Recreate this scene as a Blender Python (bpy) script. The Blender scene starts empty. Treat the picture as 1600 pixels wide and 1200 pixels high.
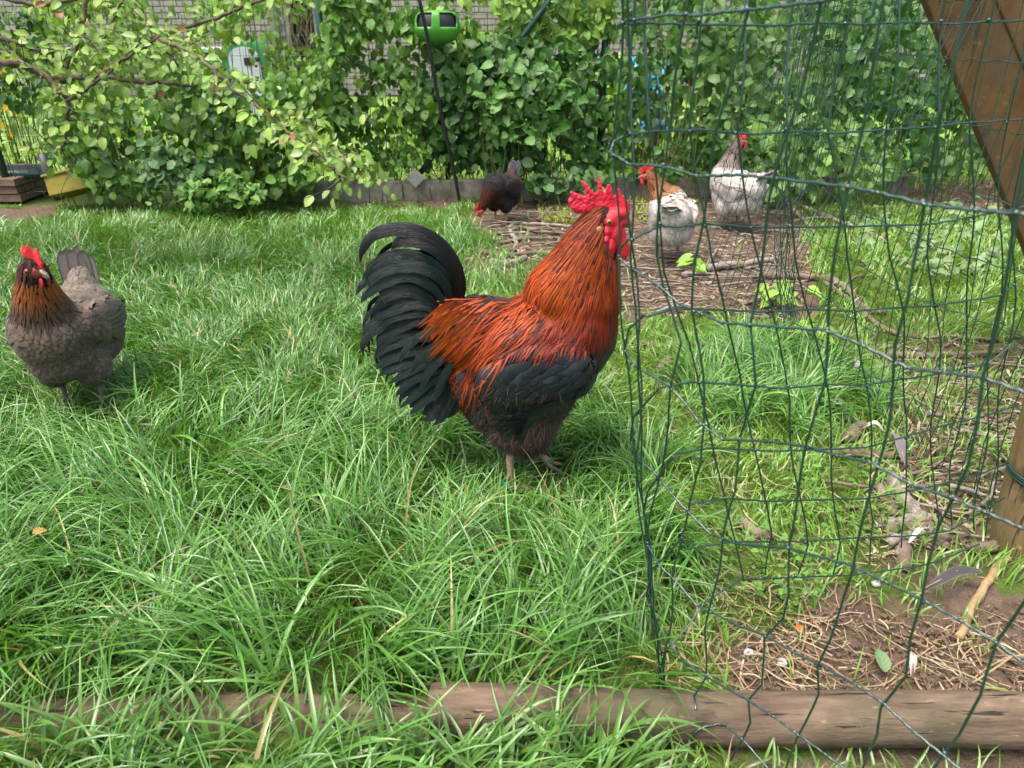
import bpy, bmesh, math, random
import numpy as np
from mathutils import Vector, Matrix
from mathutils.bvhtree import BVHTree

random.seed(7)
RNG = np.random.default_rng(7)
SC = bpy.context.scene
COL = SC.collection
R = math.radians

# ------------------------------------------------------------------ camera
FPX, CX, CY, CAMH, PITCH = 1150.0, 800.0, 600.0, 0.90, R(26.0)
cam_d = bpy.data.cameras.new('camera')
cam_d.sensor_width = 36.0
cam_d.lens = FPX / 1600.0 * 36.0
cam_d.clip_start, cam_d.clip_end = 0.05, 400.0
cam = bpy.data.objects.new('camera', cam_d)
COL.objects.link(cam)
cam.location = (0, 0, CAMH)
cam.rotation_euler = (R(90) - PITCH, 0, 0)
cam_d.dof.use_dof = True
cam_d.dof.focus_distance = 1.65
cam_d.dof.aperture_fstop = 9.0
SC.camera = cam

# ------------------------------------------------------------------ sky, sun, exposure
SUN_EL, SUN_AZ = R(70), R(235)          # azimuth clockwise from +Y (north)
world = bpy.data.worlds.new('World')
SC.world = world
world.use_nodes = True
wn = world.node_tree.nodes
sky = wn.new('ShaderNodeTexSky')
sky.sky_type = 'NISHITA'
sky.sun_disc = False
sky.sun_elevation = SUN_EL
sky.sun_rotation = SUN_AZ
sky.air_density = 1.0
sky.dust_density = 6.0
sky.ozone_density = 1.0
world.node_tree.links.new(sky.outputs['Color'], wn['Background'].inputs['Color'])
wn['Background'].inputs['Strength'].default_value = 0.145
sun_d = bpy.data.lights.new('sun', 'SUN')
sun_d.energy = 1.2
sun_d.angle = R(40)
sun_d.color = (1.0, 0.96, 0.9)
sun = bpy.data.objects.new('sun', sun_d)
COL.objects.link(sun)
sd = Vector((math.sin(SUN_AZ) * math.cos(SUN_EL), math.cos(SUN_AZ) * math.cos(SUN_EL), math.sin(SUN_EL)))
sun.rotation_euler = sd.to_track_quat('Z', 'Y').to_euler()
SC.view_settings.view_transform = 'Standard'
SC.view_settings.look = 'None'
SC.view_settings.gamma = 1.0
SC.view_settings.exposure = 1.40
SC.view_settings.use_curve_mapping = False
SC.cycles.use_denoising = True
SC.cycles.max_bounces = 8
SC.cycles.transparent_max_bounces = 8
SC.cycles.sample_clamp_indirect = 6.0

# ------------------------------------------------------------------ measuring helpers
CA, SA = math.cos(PITCH), math.sin(PITCH)
def ray(px, py):
    a, b = (px - CX) / FPX, (CY - py) / FPX
    return Vector((a, CA + b * SA, -SA + b * CA))
def aty(px, py, Y):                       # point of a vertical plane y = Y
    d = ray(px, py); k = Y / d.y
    return Vector((d.x * k, Y, CAMH + d.z * k))
def ground(px, py, z=0.0):
    d = ray(px, py); k = (z - CAMH) / d.z
    return Vector((d.x * k, d.y * k, z))
def onplane(px, py, p0, n):
    d = ray(px, py); o = Vector((0, 0, CAMH))
    return o + d * ((p0 - o).dot(n) / d.dot(n))
def project(x, y, z):
    dz = z - CAMH
    dep = np.maximum(y * CA - dz * SA, 1e-3)
    return CX + FPX * x / dep, CY - FPX * (y * SA + dz * CA) / dep, dep
def inpoly(px, py, poly):
    r = np.zeros(px.shape, bool); n = len(poly); j = n - 1
    for i in range(n):
        xi, yi = poly[i]; xj, yj = poly[j]
        c = ((yi > py) != (yj > py)) & (px < (xj - xi) * (py - yi) / ((yj - yi) or 1e-9) + xi)
        r ^= c; j = i
    return r
_tab = RNG.random((64, 64))
def vnoise(x, y, f=1.0, o=0.0):           # smooth value noise in the plane
    x = np.asarray(x) * f + 31.7 + o; y = np.asarray(y) * f + 17.3 + o * 1.7
    xi, yi = np.floor(x).astype(int), np.floor(y).astype(int)
    u, v = x - xi, y - yi
    u, v = u * u * (3 - 2 * u), v * v * (3 - 2 * v)
    g = lambda a, b: _tab[a % 64, b % 64]
    return (g(xi, yi) * (1 - u) + g(xi + 1, yi) * u) * (1 - v) + (g(xi, yi + 1) * (1 - u) + g(xi + 1, yi + 1) * u) * v
def gz(x, y):                             # height of the ground
    x = np.asarray(x, float); y = np.asarray(y, float)
    h = (vnoise(x, y, 2.2) - 0.5) * 0.03 + (vnoise(x, y, 9.0, 5) - 0.5) * 0.010
    f = np.clip((y - 5.5) / 2, 0, 1)
    return h * (1 - f)

# ------------------------------------------------------------------ object helpers
def empty(name, loc, label=None, cat=None, group=None, kind=None):
    o = bpy.data.objects.new(name, None); COL.objects.link(o)
    o.location = loc; o.empty_display_size = 0.1
    return tag(o, label, cat, group, kind)
def tag(o, label=None, cat=None, group=None, kind=None):
    if label: o['label'] = label
    if cat: o['category'] = cat
    if group: o['group'] = group
    if kind: o['kind'] = kind
    return o
def link(name, me, m, parent=None, rel=True):
    o = bpy.data.objects.new(name, me); COL.objects.link(o)
    if m is not None and not me.materials:
        for k in (m if isinstance(m, (list, tuple)) else [m]): me.materials.append(k)
    if parent is not None:
        o.parent = parent
        if rel:                            # mesh written in world metres
            w = parent.location.copy()
            if parent.parent: w += parent.parent.location
            o.location = -w
    return o
def np_mesh(name, V, F, smooth=True, **attrs):
    me = bpy.data.meshes.new(name)
    V = np.asarray(V, np.float32); F = np.asarray(F, np.int32)
    k = F.shape[1]
    me.vertices.add(len(V)); me.vertices.foreach_set('co', V.ravel())
    me.loops.add(F.size); me.loops.foreach_set('vertex_index', F.ravel())
    me.polygons.add(len(F))
    me.polygons.foreach_set('loop_start', np.arange(0, F.size, k, dtype=np.int32))
    me.polygons.foreach_set('use_smooth', np.full(len(F), smooth, bool))
    for a, v in attrs.items():
        v = np.asarray(v, np.float32)
        if v.ndim == 1:
            at = me.attributes.new(a, 'FLOAT', 'POINT'); at.data.foreach_set('value', v)
        else:
            c = np.ones((len(v), 4), np.float32); c[:, :3] = v[:, :3]
            at = me.attributes.new(a, 'FLOAT_COLOR', 'POINT'); at.data.foreach_set('color', c.ravel())
    me.update(calc_edges=True); me.validate()
    return me
class MB:                                   # a bag of shapes that becomes one mesh
    def __init__(s): s.v = []; s.f = []; s.n = 0
    def add(s, V, F):
        s.v += [tuple(p) for p in V]; s.f += [tuple(i + s.n for i in f) for f in F]; s.n = len(s.v); return s
    def box(s, c, size, rot=None):
        c = Vector(c); V = []
        for dx in (-.5, .5):
            for dy in (-.5, .5):
                for dz in (-.5, .5):
                    p = Vector((dx * size[0], dy * size[1], dz * size[2]))
                    V.append(c + (rot @ p if rot else p))
        return s.add(V, [(0, 1, 3, 2), (4, 6, 7, 5), (0, 4, 5, 1), (2, 3, 7, 6), (0, 2, 6, 4), (1, 5, 7, 3)])
    def tube(s, pts, rad, sides=6, cap=True):
        pts = [Vector(p) for p in pts]; n = len(pts)
        if not hasattr(rad, '__len__'): rad = [rad] * n
        V = []; F = []; up = None
        for i, p in enumerate(pts):
            t = (pts[min(i + 1, n - 1)] - pts[max(i - 1, 0)]).normalized()
            if up is None:
                up = t.orthogonal().normalized()
            up = (up - t * up.dot(t)).normalized(); w = t.cross(up)
            for k in range(sides):
                a = 2 * math.pi * k / sides
                V.append(p + (up * math.cos(a) + w * math.sin(a)) * rad[i])
        for i in range(n - 1):
            for k in range(sides):
                k2 = (k + 1) % sides
                F.append((i * sides + k, i * sides + k2, (i + 1) * sides + k2, (i + 1) * sides + k))
        if cap: F += [tuple(range(sides - 1, -1, -1)), tuple((n - 1) * sides + k for k in range(sides))]
        return s.add(V, F)
    def mesh(s, name, smooth=True):
        me = bpy.data.meshes.new(name); me.from_pydata(s.v, [], s.f)
        me.polygons.foreach_set('use_smooth', [smooth] * len(me.polygons)); me.update(); return me
    def obj(s, name, m, parent=None, smooth=True, bevel=0.0, sub=0):
        o = link(name, s.mesh(name, smooth), m, parent)
        if bevel:
            b = o.modifiers.new('bevel', 'BEVEL'); b.width = bevel; b.segments = 2; b.limit_method = 'ANGLE'
        return o
def catmull(pts, n=8):
    P = [Vector(p) for p in pts]
    if len(P) < 3: return [P[0].lerp(P[-1], i / n) for i in range(n + 1)]
    P = [P[0] * 2 - P[1]] + P + [P[-1] * 2 - P[-2]]; out = []
    for i in range(1, len(P) - 2):
        a, b, c, d = P[i - 1:i + 3]
        for k in range(n):
            t = k / n
            out.append(0.5 * ((2 * b) + (c - a) * t + (2 * a - 5 * b + 4 * c - d) * t * t + (3 * b - a - 3 * c + d) * t ** 3))
    out.append(P[-2].copy()); return out
def lerp_list(v, n):
    v = list(v); return [float(np.interp(i / (n - 1), np.linspace(0, 1, len(v)), v)) for i in range(n)]

# ------------------------------------------------------------------ materials
def newmat(name, rough=0.6, spec=0.4):
    m = bpy.data.materials.new(name); m.use_nodes = True
    nt = m.node_tree; b = nt.nodes['Principled BSDF']
    b.inputs['Roughness'].default_value = rough
    b.inputs['Specular IOR Level'].default_value = spec
    return m, nt, b
class NT:
    def __init__(s, nt): s.nt = nt
    def __call__(s, typ, ins=None, **pr):
        n = s.nt.nodes.new('ShaderNode' + typ)
        for k, v in pr.items(): setattr(n, k, v)
        for k, v in (ins or {}).items(): s.put(n.inputs[k], v)
        return n
    def put(s, sock, v):
        if isinstance(v, bpy.types.NodeSocket): s.nt.links.new(v, sock)
        elif isinstance(v, (tuple, list)) and len(v) == 3 and sock.type == 'RGBA': sock.default_value = (*v, 1)
        else: sock.default_value = v
    def mix(s, f, a, b, blend='MIX'):
        n = s.nt.nodes.new('ShaderNodeMix'); n.data_type = 'RGBA'; n.blend_type = blend
        s.put(n.inputs[0], f); s.put(n.inputs[6], a); s.put(n.inputs[7], b); return n.outputs[2]
    def math(s, op, a, b=0.0, c=None):
        n = s.nt.nodes.new('ShaderNodeMath'); n.operation = op
        s.put(n.inputs[0], a); s.put(n.inputs[1], b)
        if c is not None: s.put(n.inputs[2], c)
        return n.outputs[0]
    def rng(s, v, a, b, c=0.0, d=1.0):
        n = s.nt.nodes.new('ShaderNodeMapRange'); s.put(n.inputs[0], v)
        for i, k in enumerate((a, b, c, d)): n.inputs[i + 1].default_value = k
        return n.outputs[0]
    def attr(s, name, out='Fac'): return s('Attribute', attribute_name=name).outputs[out]
    def noise(s, scale, vec=None, detail=4, rough=0.55, out='Fac'):
        n = s('TexNoise', {'Scale': scale, 'Detail': detail, 'Roughness': rough})
        if vec is not None: s.put(n.inputs['Vector'], vec)
        return n.outputs[out]
    def obj(s): return s('TexCoord').outputs['Object']
    def scale(s, vec, sc):
        return s('Mapping', {'Vector': vec, 'Scale': sc}).outputs['Vector']
    def bump(s, h, strength, dist=0.01):
        return s('Bump', {'Height': h, 'Strength': strength, 'Distance': dist}).outputs['Normal']
def plain(name, col, rough=0.6, spec=0.4, var=0.25, nscale=20, bump=0.15, metal=0.0, dirt=None, dscale=6):
    m, nt, b = newmat(name, rough, spec); q = NT(nt); v = q.obj()
    n = q.noise(nscale, v, 6)
    c = q.mix(q.rng(n, .3, .7), tuple(k * (1 - var) for k in col), tuple(min(1, k * (1 + var)) for k in col))
    if dirt: c = q.mix(q.rng(q.noise(dscale, v, 8, .65), .48, .68), c, dirt)
    q.put(b.inputs['Base Color'], c); b.inputs['Metallic'].default_value = metal
    if bump: q.put(b.inputs['Normal'], q.bump(n, bump, .004))
    return m
def grass_mat(name, rough=0.29):
    m, nt, b = newmat(name, rough, 0.64); q = NT(nt)
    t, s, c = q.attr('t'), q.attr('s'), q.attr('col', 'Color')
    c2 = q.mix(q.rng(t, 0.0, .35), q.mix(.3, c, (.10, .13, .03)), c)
    streak = q.noise(1.0, q('CombineXYZ', {0: q.math('MULTIPLY', s, 6.0), 1: q.math('MULTIPLY', t, 3.0), 2: q.math('MULTIPLY', q.attr('rnd'), 50.)}).outputs[0], 2)
    c2 = q.mix(q.rng(streak, .35, .65, 0, .35), c2, q.mix(1.0, c2, (.6, .7, .5), 'MULTIPLY'))
    q.put(b.inputs['Base Color'], c2)
    tr = q('BsdfTranslucent', {'Color': q.mix(1.0, c2, (1.5, 1.6, .6), 'MULTIPLY')})
    mx = q('MixShader', {0: .24, 1: b.outputs[0], 2: tr.outputs[0]})
    nt.links.new(mx.outputs[0], nt.nodes['Material Output'].inputs[0])
    return m
def leaf_mat(name, attr, rough=.40, transl=.20):
    m, nt, b = newmat(name, rough, .45); q = NT(nt)
    c = q.attr('col', 'Color') if attr else q('ObjectInfo').outputs['Color']
    t, s = q.attr('t'), q.math('ABSOLUTE', q.attr('s'))
    vein = q('TexWave', {'Vector': q('CombineXYZ', {0: q.math('SUBTRACT', t, q.math('MULTIPLY', s, .35))}).outputs[0], 'Scale': 1.6, 'Distortion': 0.0}).outputs['Fac']
    mid = q.rng(s, .0, .07, 1, 0)
    blot = q.noise(40, q.obj(), 3)
    c = q.mix(q.rng(blot, .35, .7, 0, .4), c, q.mix(1.0, c, (.75, .85, .6), 'MULTIPLY'))
    c = q.mix(q.math('MULTIPLY', q.math('MAXIMUM', mid, q.rng(vein, .88, 1.0)), .3), c, q.mix(1.0, c, (1.8, 1.6, 1.6), 'MULTIPLY'))
    q.put(b.inputs['Base Color'], c)
    q.put(b.inputs['Normal'], q.bump(vein, .35, .003))
    tr = q('BsdfTranslucent', {'Color': q.mix(1.0, c, (1.6, 1.7, .5), 'MULTIPLY')})
    mx = q('MixShader', {0: transl, 1: b.outputs[0], 2: tr.outputs[0]})
    nt.links.new(mx.outputs[0], nt.nodes['Material Output'].inputs[0])
    return m
def feather_mat(name, rough=.5, spec=.4, edge=(.55, .9), shaft=None, sheen=0.0, barb=.35, bst=.3):
    m, nt, b = newmat(name, rough, spec); q = NT(nt)
    t, s, r = q.attr('t'), q.math('ABSOLUTE', q.attr('s')), q.attr('rnd')
    c, c2 = q.attr('col', 'Color'), q.attr('col2', 'Color')
    e = q.math('MAXIMUM', q.math('POWER', s, 1.5), q.math('POWER', t, 5.0))
    c = q.mix(q.rng(e, edge[0], edge[1]), c, c2)
    if shaft: c = q.mix(q.rng(s, 0, .35, shaft, 0), c, (.012, .008, .006))
    bv = q('CombineXYZ', {0: q.math('MULTIPLY', q.math('SUBTRACT', t, q.math('MULTIPLY', s, .25)), 55.), 1: q.math('MULTIPLY', q.attr('s'), 1.5), 2: q.math('MULTIPLY', r, 99.)}).outputs[0]
    n = q.noise(1.0, bv, 3)
    c = q.mix(q.rng(n, .3, .7, 0, barb), c, q.mix(1.0, c, (.35, .35, .35), 'MULTIPLY'))
    q.put(b.inputs['Base Color'], c)
    q.put(b.inputs['Normal'], q.bump(n, bst, .002))
    if sheen:
        b.inputs['Sheen Weight'].default_value = sheen; b.inputs['Sheen Roughness'].default_value = .4
    return m
def skin_mat(name, col, rough=.45, bump=.5, scale=420, dark=None):
    m, nt, b = newmat(name, rough, .45); q = NT(nt); v = q.obj()
    n = q.noise(scale, v, 3); n2 = q.noise(60, v, 4)
    c = q.mix(q.rng(n2, .3, .7), tuple(k * .75 for k in col), tuple(min(1, k * 1.15) for k in col))
    c = q.mix(q.rng(n, .62, .8, 0, .35), c, tuple(min(1, k + .25) for k in col))
    if dark:                                # attribute-driven pigment, e.g. dark comb tips
        c = q.mix(q.attr('pig'), c, dark)
    q.put(b.inputs['Base Color'], c); q.put(b.inputs['Normal'], q.bump(n, bump, .0012))
    b.inputs['Subsurface Weight'].default_value = .12
    b.inputs['Subsurface Radius'].default_value = (.006, .002, .001)
    return m
def wood_mat(name, a, bcol, axis=(1, 12, 12), moss=None, rough=.75, scale=6, crack=.5):
    m, nt, b = newmat(name, rough, .25); q = NT(nt); v = q.scale(q.obj(), axis)
    n = q.noise(scale, v, 8, .62); n2 = q.noise(scale * 4, v, 6, .6)
    c = q.mix(q.rng(n, .32, .68), a, bcol)
    c = q.mix(q.rng(n2, .55, .75, 0, .5), c, tuple(k * .4 for k in a))
    ck = q.rng(q.noise(scale * 1.6, q.scale(q.obj(), tuple(k * (.5 if k == min(axis) else 1.6) for k in axis)), 4, .5), .635, .66)
    c = q.mix(q.math('MULTIPLY', ck, crack), c, (.02, .015, .01))
    if moss: c = q.mix(q.rng(q.noise(5, q.obj(), 6, .6), .5, .66, 0, .75), c, moss)
    if moss: c = q.mix(q.rng(q.noise(22, q.scale(q.obj(), (1.0, 3.0, 3.0)), 5, .7), .60, .70, 0, .7), c, tuple(min(1, k * 1.7) for k in bcol))
    if moss: c = q.mix(q.rng(q.noise(9, q.obj(), 8, .7), .56, .64, 0, .75), c, (.045, .034, .025))
    q.put(b.inputs['Base Color'], c)
    h = q.math('SUBTRACT', q.math('ADD', q.math('MULTIPLY', n2, .5), n), ck)
    q.put(b.inputs['Normal'], q.bump(h, .6, .004))
    return m

# ------------------------------------------------------------------ ribbons: blades, straws, feathers
def ribbon_mesh(name, P, S, W, col, N=None, fold=0.0, col2=None):
    n, k, _ = P.shape; W3 = W[..., None]
    if N is not None:
        V = np.stack([P - S * W3, P + N * (fold * W3), P + S * W3], 2); a = 3; sv = np.array([-1, 0, 1.])
    else:
        V = np.stack([P - S * W3, P + S * W3], 2); a = 2; sv = np.array([-1, 1.])
    base = (np.arange(n) * k * a)[:, None, None]; row = (np.arange(k - 1) * a)[None, :, None]; c = np.arange(a - 1)[None, None, :]
    i0 = base + row + c
    F = np.stack([i0, i0 + 1, i0 + a + 1, i0 + a], -1).reshape(-1, 4)
    T = np.broadcast_to(np.linspace(0, 1, k)[None, :, None], (n, k, a)).ravel()
    Sx = np.broadcast_to(sv[None, None, :], (n, k, a)).ravel()
    rnd = np.broadcast_to(RNG.random(n)[:, None, None], (n, k, a)).ravel()
    ex = lambda c_: np.broadcast_to(c_[:, None, None, :], (n, k, a, 3)).reshape(-1, 3)
    at = dict(t=T, s=Sx, rnd=rnd, col=ex(np.asarray(col)))
    if col2 is not None: at['col2'] = ex(np.asarray(col2))
    return np_mesh(name, V.reshape(-1, 3), F, True, **at)
def unit(v): return v / np.maximum(np.linalg.norm(v, axis=-1, keepdims=True), 1e-9)

# ------------------------------------------------------------------ organic solids: blobs -> one skin
_ico = None
def ico():
    global _ico
    if _ico is None:
        bm = bmesh.new(); bmesh.ops.create_icosphere(bm, subdivisions=2, radius=1)
        bm.verts.ensure_lookup_table()
        _ico = (np.array([v.co[:] for v in bm.verts]), np.array([[v.index for v in f.verts] for f in bm.faces])); bm.free()
    return _ico
def chain(pts, n=6):
    out = []
    for (p, r), (p2, r2) in zip(pts[:-1], pts[1:]):
        p, p2 = Vector(p), Vector(p2)
        r = Vector(r) if hasattr(r, '__len__') else Vector((r, r, r)); r2 = Vector(r2) if hasattr(r2, '__len__') else Vector((r2, r2, r2))
        for i in range(n): out.append((p.lerp(p2, i / n), r.lerp(r2, i / n), None))
    p, r = pts[-1]; out.append((Vector(p), Vector(r) if hasattr(r, '__len__') else Vector((r, r, r)), None))
    return out
def remeshed(name, me, voxel, smooth=4):
    o = bpy.data.objects.new(name, me); COL.objects.link(o)
    r = o.modifiers.new('r', 'REMESH'); r.mode = 'VOXEL'; r.voxel_size = voxel; r.use_smooth_shade = True
    s = o.modifiers.new('s', 'SMOOTH'); s.iterations = smooth; s.factor = .5
    dg = bpy.context.evaluated_depsgraph_get(); dg.update()
    out = bpy.data.meshes.new_from_object(o.evaluated_get(dg)); out.name = name
    bpy.data.objects.remove(o); bpy.data.meshes.remove(me)
    out.polygons.foreach_set('use_smooth', [True] * len(out.polygons)); out.materials.clear()
    return out
def blob_mesh(name, blobs, voxel, smooth=4):
    V0, F0 = ico(); V = []; F = []; n = 0
    for c, r, rot in blobs:
        v = V0 * np.array(r)
        if rot is not None: v = v @ np.array(rot.to_3x3()).T
        V.append(v + np.array(c)); F.append(F0 + n); n += len(V0)
    return remeshed(name, np_mesh(name, np.concatenate(V), np.concatenate(F)), voxel, smooth)
def slab_mesh(name, outline, y0, half, voxel, smooth=4):   # a fleshy plate from a side outline [(x, z)]
    bm = bmesh.new(); vs = [bm.verts.new((x, y0 - half, z)) for x, z in outline]
    f = bm.faces.new(vs)
    e = bmesh.ops.extrude_face_region(bm, geom=[f])
    bmesh.ops.translate(bm, vec=(0, 2 * half, 0), verts=[g for g in e['geom'] if isinstance(g, bmesh.types.BMVert)])
    bmesh.ops.triangulate(bm, faces=bm.faces); bmesh.ops.recalc_face_normals(bm, faces=bm.faces)
    me = bpy.data.meshes.new(name); bm.to_mesh(me); bm.free()
    return remeshed(name, me, voxel, smooth)
# ================================================================== SETTING
BARE = [[(690, 345), (760, 318), (860, 296), (1000, 298), (1180, 300), (1262, 335), (1262, 420), (1290, 470), (1230, 505), (1100, 490), (985, 505), (955, 470), (930, 400), (850, 405), (740, 392)],
        [(1160, 1010), (1250, 935), (1350, 965), (1470, 960), (1560, 905), (1720, 900), (1750, 1110), (1140, 1110)],
        [(1395, 283), (1750, 285), (1750, 350), (1480, 332), (1390, 305)],
        [(-200, 312), (88, 322), (62, 346), (-200, 352)],
        [(420, 296), (722, 310), (722, 322), (420, 312)],
        [(1120, 1165), (1750, 1150), (1750, 1320), (1200, 1320)]]
HALF = [[(1360, 545), (1700, 530), (1750, 900), (1540, 880), (1470, 905), (1370, 890), (1390, 760), (1420, 690), (1380, 620)],
        [(1130, 985), (1300, 925), (1560, 880), (1560, 960), (1130, 1030)],
        [(640, 380), (960, 390), (960, 460), (760, 440)]]
TUFT = [[(1070, 600), (1110, 545), (1230, 525), (1340, 590), (1360, 650), (1250, 690), (1100, 680)],
        [(640, 385), (670, 345), (740, 345), (785, 385), (740, 400)]]
LONG = [(-900, 430), (300, 400), (560, 420), (720, 500), (940, 600), (990, 690), (1075, 800), (1095, 870), (1050, 960), (1025, 1100), (1015, 1500), (-900, 1500)]
def grass_fields(x, y):
    px, py, dep = project(x, y, 0.0)
    jx = px + (vnoise(x, y, 9, 3) - .5) * 110 / np.maximum(dep, .8); jy = py + (vnoise(x, y, 9, 8) - .5) * 60 / np.maximum(dep, .8)
    dens = np.ones(px.shape); lng = inpoly(jx, jy, LONG).astype(float)
    for p in HALF: dens = np.where(inpoly(jx, jy, p), .42, dens)
    for p in BARE: dens = np.where(inpoly(jx, jy, p), .03, dens)
    tuft = np.zeros(px.shape)
    for p in TUFT: tuft = np.maximum(tuft, inpoly(jx, jy, p))
    dens = np.maximum(dens, tuft)
    return px, py, dep, dens, lng, tuft

# ---- ground: one sheet, fine near the camera, coarse to the horizon
def axis_(lo, hi, step, far):
    a = list(np.arange(lo, hi + step / 2, step)); s = step
    l = []; v = a[-1]
    while v < far: s *= 1.35; v += s; l.append(v)
    s = step; v = a[0]; k = []
    while v > -far: s *= 1.35; v -= s; k.append(v)
    return np.array(k[::-1] + a + l)
gx, gy = axis_(-2.6, 2.6, .022, 90), axis_(.25, 4.9, .022, 90)
GX, GY = np.meshgrid(gx, gy); H = gz(GX, GY)
_px, _py, _dep, _d, _l, _t = grass_fields(GX.ravel(), GY.ravel())
soilw = 1 - np.clip(_d, 0, 1); soilw = np.where((_dep > 4.9), 0, soilw)
H = H - (np.clip(soilw, 0, 1) * .006).reshape(H.shape) + ((vnoise(GX, GY, 45, 2) - .5) * .008 * soilw.reshape(H.shape))
nx, ny = len(gx), len(gy); ii = (np.arange(ny - 1)[:, None] * nx + np.arange(nx - 1)[None, :])
me = np_mesh('ground', np.stack([GX.ravel(), GY.ravel(), H.ravel()], 1), np.stack([ii, ii + 1, ii + nx + 1, ii + nx], -1).reshape(-1, 4), True, soil=soilw)
m, nt, b = newmat('earth', .9, .2); q = NT(nt); v = q.obj()
n1, n2, n3 = q.noise(7, v, 8, .65), q.noise(60, v, 6, .7), q.noise(260, v, 3, .6)
soil = q.mix(q.rng(n1, .3, .7), (.10, .068, .045), (.21, .15, .105))
soil = q.mix(q.rng(n2, .45, .7, 0, .8), soil, (.055, .036, .025))
soil = q.mix(q.rng(n3, .64, .74, 0, .6), soil, (.36, .29, .2))
moss = q.mix(q.rng(n2, .3, .7), (.05, .085, .014), (.12, .17, .035))
far = q.mix(q.rng(q.noise(1.2, v, 6), .3, .7), (.16, .27, .05), (.22, .34, .07))
yy = q('SeparateXYZ', {0: v}).outputs[1]
grassy = q.mix(q.rng(yy, 4.7, 5.2), moss, far)
sw = q.rng(q.math('ADD', q.attr('soil'), q.math('MULTIPLY', q.math('SUBTRACT', n1, .5), .9)), .3, .6)
q.put(b.inputs['Base Color'], q.mix(sw, grassy, soil))
q.put(b.inputs['Normal'], q.bump(q.math('ADD', n2, q.math('MULTIPLY', n3, .5)), .9, .012))
tag(link('ground', me, m), kind='structure')

# ---- the fence line at the back
def fy(x): return 4.36 + .06 * x
concrete = plain('concrete', (.25, .225, .18), .85, .25, .3, 30, .5, dirt=(.10, .10, .065), dscale=5)
dkgreen = plain('green_coating', (.012, .055, .04), .4, .5, .25, 30, .05)
wiremat = plain('fence_wire', (.02, .06, .045), .4, .5, .25, 30, 0)
x = -1.55
kerb = empty('garden_kerb', (0, fy(0), 0), 'low weathered concrete edging running along the foot of the green back fence', 'edging')
xs = [-1.62, -.62, .37, 1.36, 2.35]
for a, c in zip(xs[:-1], xs[1:]):
    L = c - a - .006; mb = MB(); yc = fy((a + c) / 2) - .06
    mb.box(((a + c) / 2, yc, .045), (L, .05, .125 + random.uniform(-.004, .004)), Matrix.Rotation(math.atan(.06) + random.uniform(-.004, .004), 3, 'Z'))
    mb.obj('concrete_slab', concrete, kerb, False, .006)
fence = empty('wire_fence', (0, fy(0), 0), 'green coated wire mesh fence with posts and slanting brace, overgrown along the back', 'fence')
for px_, lean in ((527, -.02), (938, 0.0), (1330, 0.02), (28, -.02)):
    gpt = aty(px_, 235, 4.36); xx = gpt.x; mb = MB()
    mb.tube([(xx, fy(xx), 0), (xx + lean, fy(xx), 1.5)], .019, 12)
    o = mb.obj('post', dkgreen, fence)
    mb = MB(); mb.tube([(xx + lean, fy(xx), 1.5), (xx + lean, fy(xx), 1.515)], .022, 12); mb.obj('post_cap', dkgreen, o)
mb = MB(); A, B = aty(650, 279, 4.22), aty(870, -14, 4.30); mb.tube([A, B, B + (B - A) * .2], .016, 10); strut = mb.obj('brace', dkgreen, fence)
mb = MB(); c = aty(649, 278, 4.19); mb.box(c, (.078, .012, .078), Matrix.Rotation(R(45), 3, 'Y') @ Matrix.Rotation(R(8), 3, 'X'))
mb.obj('foot_plate', plain('galvanised', (.34, .33, .30), .55, .5, .2, 60, .1, .35), fence, False, .003)
mb = MB()
for i in range(150):                                    # mesh verticals
    xx = -3.2 + i * .05; mb.tube([(xx, fy(xx) + .02, .02), (xx + random.uniform(-.01, .01), fy(xx) + .02, 1.45)], .0014, 4, False)
for j in range(15):
    z = .05 + j * .1; mb.tube([(-3.2 + i * .5, fy(-3.2 + i * .5) + .02, z + random.uniform(-.004, .004)) for i in range(16)], .0016, 4, False)
tag(mb.obj('wire_mesh', wiremat, fence), kind='stuff')

# ---- house beyond, its bricks, dark doorway and downpipe
HY = 11.0
brickm = plain('pale_brick', (.31, .28, .25), .85, .2, .3, 9, .5, dirt=(.20, .185, .165), dscale=3)
mortar = plain('mortar', (.33, .31, .28), .9, .2, .2, 40, .3)
house = empty('brick_house', (-1, HY, 0), 'pale grey brown brick house wall far beyond the back fence', 'house')
dl, dr = aty(454, 60, HY).x, aty(492, 60, HY).x
mb = MB(); zt = 4.6
mb.box(((-9 + dl) / 2, HY + .2, zt / 2), (dl + 9, .36, zt)); mb.box(((dr + 8) / 2, HY + .2, zt / 2), (8 - dr, .36, zt))
mb.box(((dl + dr) / 2, HY + .2, (2.0 + zt) / 2), (dr - dl - .004, .34, zt - 2.0)); mb.box((0, HY + 3.5, zt / 2), (16.9, 6.2, zt - .02))
wall = mb.obj('wall', mortar, house, False)
wall.location = Vector((0, 0, 0)) - house.location
mb = MB(); mb.add([(-9.4, HY - .4, zt - .1), (8.4, HY - .4, zt - .1), (8.4, HY + 3.5, zt + 2.3), (-9.4, HY + 3.5, zt + 2.3), (-9.4, HY + 7.2, zt - .1), (8.4, HY + 7.2, zt - .1)], [(0, 1, 2, 3), (3, 2, 5, 4), (0, 3, 4), (1, 5, 2)])
mb.obj('roof', plain('roof_tile', (.16, .09, .06), .8, .3, .3, 8, .4), house, False)
bme = MB().box((0, 0, 0), (.205, .03, .062)).mesh('brick', False); bme.materials.append(brickm)
nb = 0; rest = MB()
cells = []
for r in range(19):
    for k in range(75):
        bx = -8.8 + k * .217 + (.108 if r % 2 else 0); bz = .05 + r * .074
        if dl - .11 < bx < dr + .11 or bx > 7.5: continue
        cells.append((abs(bx + 1.8) + (3 if bz < .5 else 0), bx, bz))
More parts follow.
